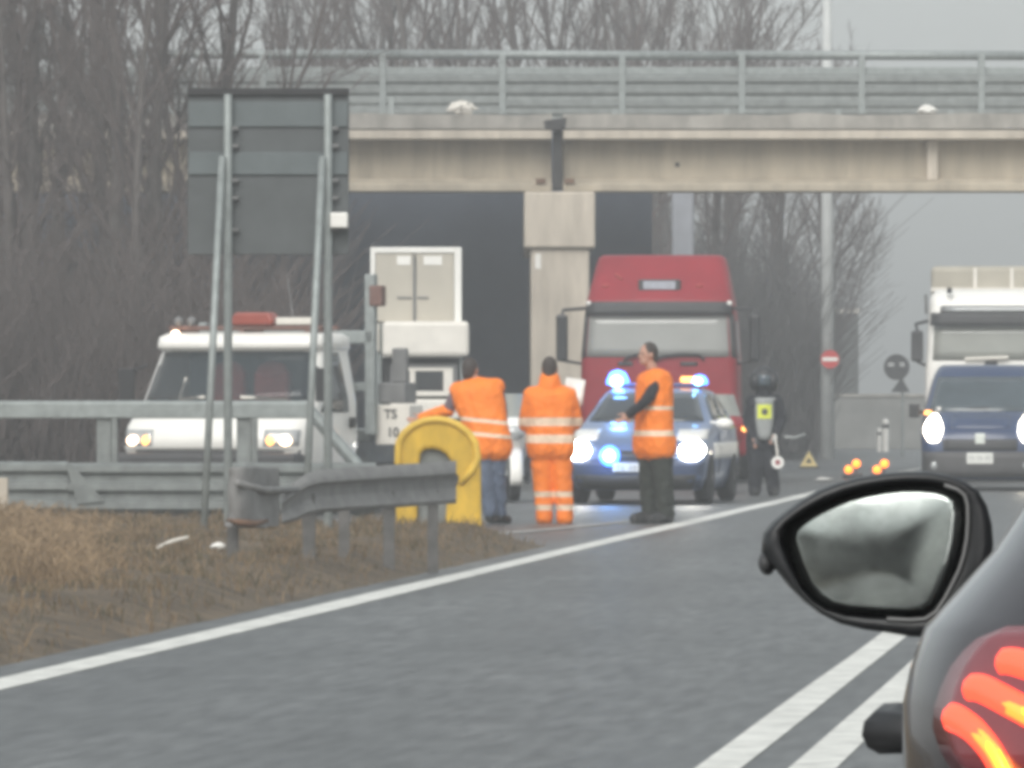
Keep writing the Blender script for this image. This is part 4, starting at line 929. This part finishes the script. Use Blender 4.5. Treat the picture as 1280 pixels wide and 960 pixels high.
gp = thing('grey_sign_panel', 'tall narrow grey panel standing right of the lamp post in the haze', 'panel', (P(1057, 0, 190).x, 190, 0))
s2 = S(190); m = MB(); m.bx(-.42, (1073-1057)/s2, 0, .3, EYE+(VY-494)/s2, EYE+(VY-392)/s2); m.build('panel', mat('grey_panel', (.10, .105, .105), .8, 0, .15, 2), gp, bevel=.02)
m = MB(); m.bx(-.42, (1073-1057)/s2+.02, -.03, .33, EYE+(VY-391.5)/s2, EYE+(VY-386)/s2); m.build('cap_strip', M['white_dirty'], gp)
m = MB(); m.bx(-.3, -.2, .1, .2, -.05, EYE+.2); m.bx(.2, .3, .1, .2, -.05, EYE+.2); m.build('post', M['galv'], gp)
ws = thing('warning_signs', 'dark round sign above a small triangular sign, seen from behind in the haze', 'road sign', (P(1124, 0, 160).x, 160, 0))
s3 = S(160); sz = lambda py: EYE+(VY-py)/s3
m = MB(); m.tube((.08, .06, -.05), (.08, .06, sz(446)), .035, n=8); m.build('pole', M['galv'], ws)
m = MB(); m.lathe([(.01, -.015), (.31, -.015), (.31, .015), (.01, .015)], (-.06, 0, sz(459)), 'y', 24); m.build('round_plate', M['dark'], ws)
for x, w in ((-.2, .15), (.07, .12)):
    m = MB(); m.box((x, -.022, sz(456)), (w, .012, .1)); m.build('reflector', M['headlight_off'], ws, bevel=.02)
m = MB(); m.prism([(-.2, sz(490)), (.26, sz(490)), (.05, sz(472))], lambda u, w, t: (u, t, w), -.01, .02); m.build('triangle_plate', M['dark'], ws, bevel=.01)
lw = thing('roadside_wall', 'low grey concrete wall along the far side of the road in the haze', 'wall', (P(1040, 0, 185).x, 185, 0), R(-3))
m = MB(); m.bx(-2.4, 9, 0, .4, -.05, 1.42); m.build('wall', mat('wall_grey', (.23, .23, .22), .9, 0, .2, 1.5), lw, bevel=.03)
m = MB(); m.bx(-2.4, 9, -.04, .44, 1.423, 1.5); m.build('coping', M['concrete_grey'], lw)
for px, h, r in ((1099, .55, .05), (1107, .78, .08)):
    d = thing('delineator_post', 'short white marker post, the %s of a pair near the grey wall' % ('thinner left one' if px < 1103 else 'taller right one'), 'marker post', (P(px, 0, 172).x, 172, 0))
    m = MB(); m.lathe([(r, 0), (r, h), (r*.7, h+.06), (.01, h+.07)], (0, 0, .0), 'z', 12); m.build('post', M['white'], d, smooth=False)
    m = MB(); m.lathe([(r*1.03, h*.78), (r*1.03, h*.92)], (0, 0, 0), 'z', 12); m.build('black_band', M['dark'], d)
def flasher(px, py, label, tilt):
    D = 112; p = P(px, py, D); t = thing('warning_lantern', label, 'warning light', (p.x, D, 0), R(tilt), 'amber lanterns on the road')
    b = MB(); b.bx(-.17, .17, -.08, .08, 0, .09); b.build('base', M['black'], t, bevel=.02)
    for x, z in ((-.07, .15), (.06, .25)):
        b = MB(); b.lathe([(.02, .02), (.064, .02), (.068, -.03), (.045, -.06), (.01, -.08)], (x, 0, z), 'y', 18); b.build('lens', M['amber_bright'], t, smooth=True)
    for x, z in ((-.07, .15), (.06, .25)):
        b = MB(); b.tube((x, .03, .08), (x, .03, z), .02, n=6); b.build('stem', M['black'], t)
flasher(1066, 590, 'left amber warning lantern glowing on the road near the officer', -4)
flasher(1101, 588, 'right amber warning lantern glowing on the road above the wing mirror', 14)
t = thing('warning_triangle', 'small yellow warning triangle standing on the road right of the officer', 'warning triangle', (P(1011, 0, 130).x, 130, 0))
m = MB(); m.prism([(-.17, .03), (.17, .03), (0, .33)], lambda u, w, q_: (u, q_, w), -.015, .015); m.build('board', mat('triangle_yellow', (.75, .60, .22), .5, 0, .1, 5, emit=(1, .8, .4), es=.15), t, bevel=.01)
m = MB(); m.prism([(-.06, .1), (.06, .1), (0, .2)], lambda u, w, q_: (u, q_, w), -.022, -.016); m.build('inner_mark', M['dark'], t)
m = MB(); m.bx(-.2, .2, -.1, .1, 0, .03); m.build('base', M['dark'], t)
crumple('litter', (P(1030, 0, 109).x, 109, 0), .09, M['white'], 'white scrap lying on the road below the amber lanterns', 'litter', 1.6, .3, 8)
x_, y_ = P(272, 0, 50).x, 50
crumple('litter', (x_, y_, vz(x_, y_)), .035, M['white'], 'white scrap of rubbish in the grass by the fishtail barrier end', 'litter', 1.5, .8, 9)
x_, y_ = P(215, 0, 49).x, 49; z_ = vz(x_, y_)+.05
m = MB(); m.path([(-.13, 0, -.04), (0, .02, .02), (.12, 0, .05)], [.012, .014, .01], 6); o = m.build('broken_stake', M['white_dirty']); o.location = (x_, y_, z_+.03); tag(o, 'pale broken stick lying in the dry verge grass', 'stick')
x_, y_ = P(3, 0, 60).x, 60
m = MB(); m.bx(-.05, .05, -.04, .04, 0, .45); o = m.build('stake', M['concrete_pale'], bevel=.01); o.location = (x_, y_, vz(x_, y_)-.05); tag(o, 'short pale post in the grass at the left edge', 'post')

# ------------------------------------------------------------------ dark car ahead, seen from behind its left corner
SY = 4.86
sv_ = thing('dark_grey_car', 'dark grey car in the foreground with glowing red claw-shaped tail lamp and wing mirror', 'car', (0.287-.018+.92*1.0, SY, 0), ROADYAW)
M['grey_paint'] = mat('grey_metallic', (.03, .025, .029), .2, .35, .08, 30, coat=1)
sr = RL([(.25, .80, .1, 4.3, .2, .1), (.45, .90, 0, 4.42, .2, .1), (.8, .918, .0, 4.45, .2, .1), (.96, .92, .015, 4.42, .2, .1), (1.034, .92, .025, 4.4, .2, .1), (1.065, .914, .035, 4.3, .2, .1), (1.093, .904, .045, 4.1, .2, .1), (1.117, .882, .06, 3.9, .19, .1), (1.153, .85, .08, 3.7, .18, .1),
         (1.19, .826, .10, 3.5, .18, .1), (1.25, .79, .14, 3.3, .18, .1), (1.55, .66, .45, 2.4, .16, .08), (1.62, .56, .6, 2.1, .16, .08)])
sr.body('body', M['grey_paint'], sv_)
M['lens_red'] = mat('tail_lens', (.20, .045, .055), .12, 0, .15, 12, spec=.6, coat=.6)
M['claw'] = mat('tail_claw', (.8, .08, .04), .2, 0, 0, emit=(1, .06, .03), es=.9)
M['claw_mid'] = mat('tail_claw_mid', (.9, .2, .05), .2, 0, 0, emit=(1, .16, .02), es=1.2)
M['claw_hot'] = mat('tail_claw_hot', (.9, .4, .05), .2, 0, 0, emit=(1, .30, .015), es=1.5)
bpy.context.view_layer.update()
mi = sv_.matrix_world.inverted()
def rear_pt(px, py, eps):                     # where the sight line through a pixel meets the rear skin, once, to lay out the lamp
    D = 4.95
    for _ in range(8):
        q = mi @ P(px, py, D); w = sr.par(q.z)[0]; x = max(-w, min(w, q.x)); y = sr.fy(x, q.z)
        D += (y-q.y)
    q = mi @ P(px, py, D); return Vector((q.x, sr.fy(q.x, q.z)-eps, q.z))
lens_rows = [(785, 1262), (800, 1225), (815, 1208), (835, 1192), (860, 1180), (885, 1172), (910, 1170), (940, 1180), (980, 1205)]
m = MB(); m.grid(lambda i, j: rear_pt(lens_rows[round(j*8)][1]+(1420-lens_rows[round(j*8)][1])*i, lens_rows[round(j*8)][0], .005), 10, 8); ln = m.build('tail_lamp', M['lens_red'], sv_, smooth=True, solid=.006)
seam = [rear_pt(b_, a, .006) for a, b_ in lens_rows]; top_ = [rear_pt(px, 785 - (px-1262)*.04, .006) for px in (1420, 1360, 1310, 1285)]
m = MB(); m.path(top_+seam, .0022, 6); m.build('lamp_seam', M['black'], ln, smooth=True)
claws = [[(1252, 830), (1270, 829), (1300, 838), (1340, 850)], [(1212, 862), (1230, 862), (1255, 874), (1285, 890), (1330, 915)], [(1188, 896), (1203, 900), (1225, 915), (1247, 942), (1268, 985)]]
for cl in claws:
    m = MB(); fine = []; e = [cl[0]] + cl + [cl[-1]]
    for i_ in range(1, len(e)-2):             # smooth curve through the outline's points
        for k in range(4):
            t = k/4; c_ = [.5*(2*e[i_][q] + (e[i_+1][q]-e[i_-1][q])*t + (2*e[i_-1][q]-5*e[i_][q]+4*e[i_+1][q]-e[i_+2][q])*t*t + (3*e[i_][q]-e[i_-1][q]-3*e[i_+1][q]+e[i_+2][q])*t**3) for q in (0, 1)]
            fine.append(rear_pt(c_[0], c_[1], .002))
    fine.append(rear_pt(*cl[-1], .002)); n_ = len(fine)
    m.path(fine, [.0122*min(1, .6+.2*i) for i in range(n_)], 10); co = m.build('light_claw', M['claw'], ln, smooth=True)
    q = MB(); k0 = {830: 99, 862: 5, 896: 4}[cl[0][1]]
    if k0 < 90:
        q2 = MB(); q2.path([p+Vector((.0, -.0056, -.001)) for p in fine[k0-2:]], [.0088*min(1, .2+.12*i) for i in range(n_-k0+2)], 8); q2.build('glow_strip', M['claw_mid'], ln, smooth=True)
        q.path([p+Vector((.0, -.0098, -.001)) for p in fine[k0:]], [.0055*min(1, .2+.12*i) for i in range(n_-k0)], 8); q.build('overexposed_strip', M['claw_hot'], ln, smooth=True)  # overexposed yellow of the claws imitated by brighter strips, not bulbs
sr.side('side_window', M['glass'], sv_, -1, .6, 2.6, 1.22, 1.52); sr.side('side_window', M['glass'], sv_, 1, .6, 2.6, 1.22, 1.52)
sr.front('rear_window', M['glass'], sv_, -.85, .85, 1.24, 1.52, .006); sr.front('number_plate', M['plate'], sv_, -.28, .28, .7, .8, .01, 6, 2)
m = MB(); m.grid(lambda i, j: (lambda px, z: (0, 0, 0))(0, 0), 1, 1)
m = MB(); hz_ = EYE-(915-VY)/1400; hx = (mi @ P(1104, 915, 6.0)); wv = sr.par(hx.z)[0]
m.path([(-wv+.01, hx.y+.22, hx.z), (hx.x, hx.y+.16, hx.z), (hx.x, hx.y, hx.z), (-wv+.01, hx.y-.04, hx.z)], [.016, .02, .02, .016], 10); m.build('door_handle', M['black'], sv_, smooth=True)
for x, s_ in ((-.82, -1), (.82, 1)): wheel(sv_, x, .95, .34, .22, s_); wheel(sv_, x, 3.55, .34, .22, s_)
# wing mirror
MD = 7.3
def mp(px, py, d=0): return mi @ (P(px, py, MD) + Vector((0, d, 0)))
rim_o = [(955, 692), (957, 668), (968, 654), (985, 640), (1003, 627), (1025, 614), (1048, 605), (1075, 598), (1105, 593), (1135, 590.5), (1162, 591), (1187, 595), (1208, 603), (1224, 615), (1234, 632), (1240, 655), (1242, 680), (1239, 705), (1231, 725), (1215, 745),
         (1197, 762), (1178, 782), (1162, 797), (1140, 796), (1110, 791), (1080, 787), (1052, 780), (1028, 768), (1008, 753), (990, 735), (974, 715)]
gl_o = [(981, 672), (983, 660), (993, 650), (1005, 642), (1020, 634), (1038, 626), (1058, 618), (1082, 612), (1108, 607.5), (1132, 605.5), (1158, 606), (1178, 609), (1193, 613.5), (1201, 620), (1203, 632), (1202, 650), (1200, 670), (1196, 690), (1191, 708), (1184, 726),
        (1177, 744), (1168, 760), (1155, 768), (1135, 770), (1108, 769), (1082, 768), (1055, 766), (1034, 761), (1018, 751), (1004, 735), (991, 706)]
n_ = len(rim_o); cx, cy = 1100, 690
def sc_(pts, s_): return [(cx+(x-cx)*s_, cy+(y-cy)*s_) for x, y in pts]
m = MB(); m.loft([[mp(x, y, 0.0) for x, y in [((a[0]*.25+b_[0]*.75), (a[1]*.25+b_[1]*.75)) for a, b_ in zip(rim_o, gl_o)]], [mp(x, y, -.006) for x, y in [((a[0]*.6+b_[0]*.4), (a[1]*.6+b_[1]*.4)) for a, b_ in zip(rim_o, gl_o)]],
                  [mp(x, y, .004) for x, y in rim_o], [mp(x, y, .05) for x, y in sc_(rim_o, 1.01)], [mp(x, y, .10) for x, y in sc_(rim_o, .93)], [mp(x, y, .13) for x, y in sc_(rim_o, .75)], [mp(x, y, .145) for x, y in sc_(rim_o, .4)]], cap=False); m.f.append(tuple(6*n_+i for i in range(n_)))
mo = m.build('wing_mirror', mat('mirror_black', (.016, .017, .019), .38, 0, .2, 14), sv_, smooth=True)
m = MB(); m.path([mp(x, y, -.004) for x, y in [((a[0]*.2+b_[0]*.8), (a[1]*.2+b_[1]*.8)) for a, b_ in zip(rim_o[11:25], gl_o[11:25])]], .0022, 6); m.build('rim_trim', M['midgrey'], mo, smooth=True)
m = MB(); rings = []
for s_ in (1, .85, .65, .45, .25, .08): rings.append([mp(x, y, .012-.006*(1-s_*s_) - .16*(x-cx)/1150 - .06*(y-cy)/1150) for x, y in sc_(gl_o, s_)])
m.loft(rings)
def mirror_mat():
    m = mat('mirror_glass', (.29, .315, .305), .15, .95, .35, 11); n, l = m.node_tree.nodes, m.node_tree.links; b = n['Principled BSDF']
    tc = n.new('ShaderNodeTexCoord'); nz = n.new('ShaderNodeTexNoise'); nz.inputs['Scale'].default_value = 14; nz.inputs['Detail'].default_value = 5; l.new(tc.outputs['Object'], nz.inputs['Vector'])
    mr = n.new('ShaderNodeMapRange'); mr.inputs[1].default_value = .3; mr.inputs[2].default_value = .7; mr.inputs[3].default_value = .05; mr.inputs[4].default_value = .22; l.new(nz.outputs[0], mr.inputs[0]); l.new(mr.outputs[0], b.inputs['Roughness'])
    return m
m.build('mirror_glass', mirror_mat(), mo, smooth=True)
m = MB(); m.ell(mp(961, 704, .04), (.010, .03, .014)); m.build('indicator_strip', M['dark'], mo, smooth=True)
m = MB(); m.loft([[mp(x, y, .05) for x, y in ((1190, 745), (1232, 720), (1232, 690), (1215, 735))], [mp(x+70, y-15, .12) for x, y in ((1190, 765), (1232, 740), (1232, 700), (1215, 745))]]); m.build('mirror_foot', M['black'], mo, bevel=.004)

# ------------------------------------------------------------------ haze
hb = MB(); hb.bx(-262, 262, -172, 472, -1.2, 24)
hm = bpy.data.materials.new('haze_air'); hm.use_nodes = True; hn, hl = hm.node_tree.nodes, hm.node_tree.links
hn.remove(hn['Principled BSDF']); pv = hn.new('ShaderNodeVolumePrincipled'); pv.inputs['Color'].default_value = (.97, .985, 1, 1); pv.inputs['Density'].default_value = HAZE
pv.inputs['Anisotropy'].default_value = .2
hl.new(pv.outputs[0], hn['Material Output'].inputs['Volume'])
o = hb.build('haze', hm); tag(o, 'pale winter haze filling the air over the road', 'haze', kind='stuff')
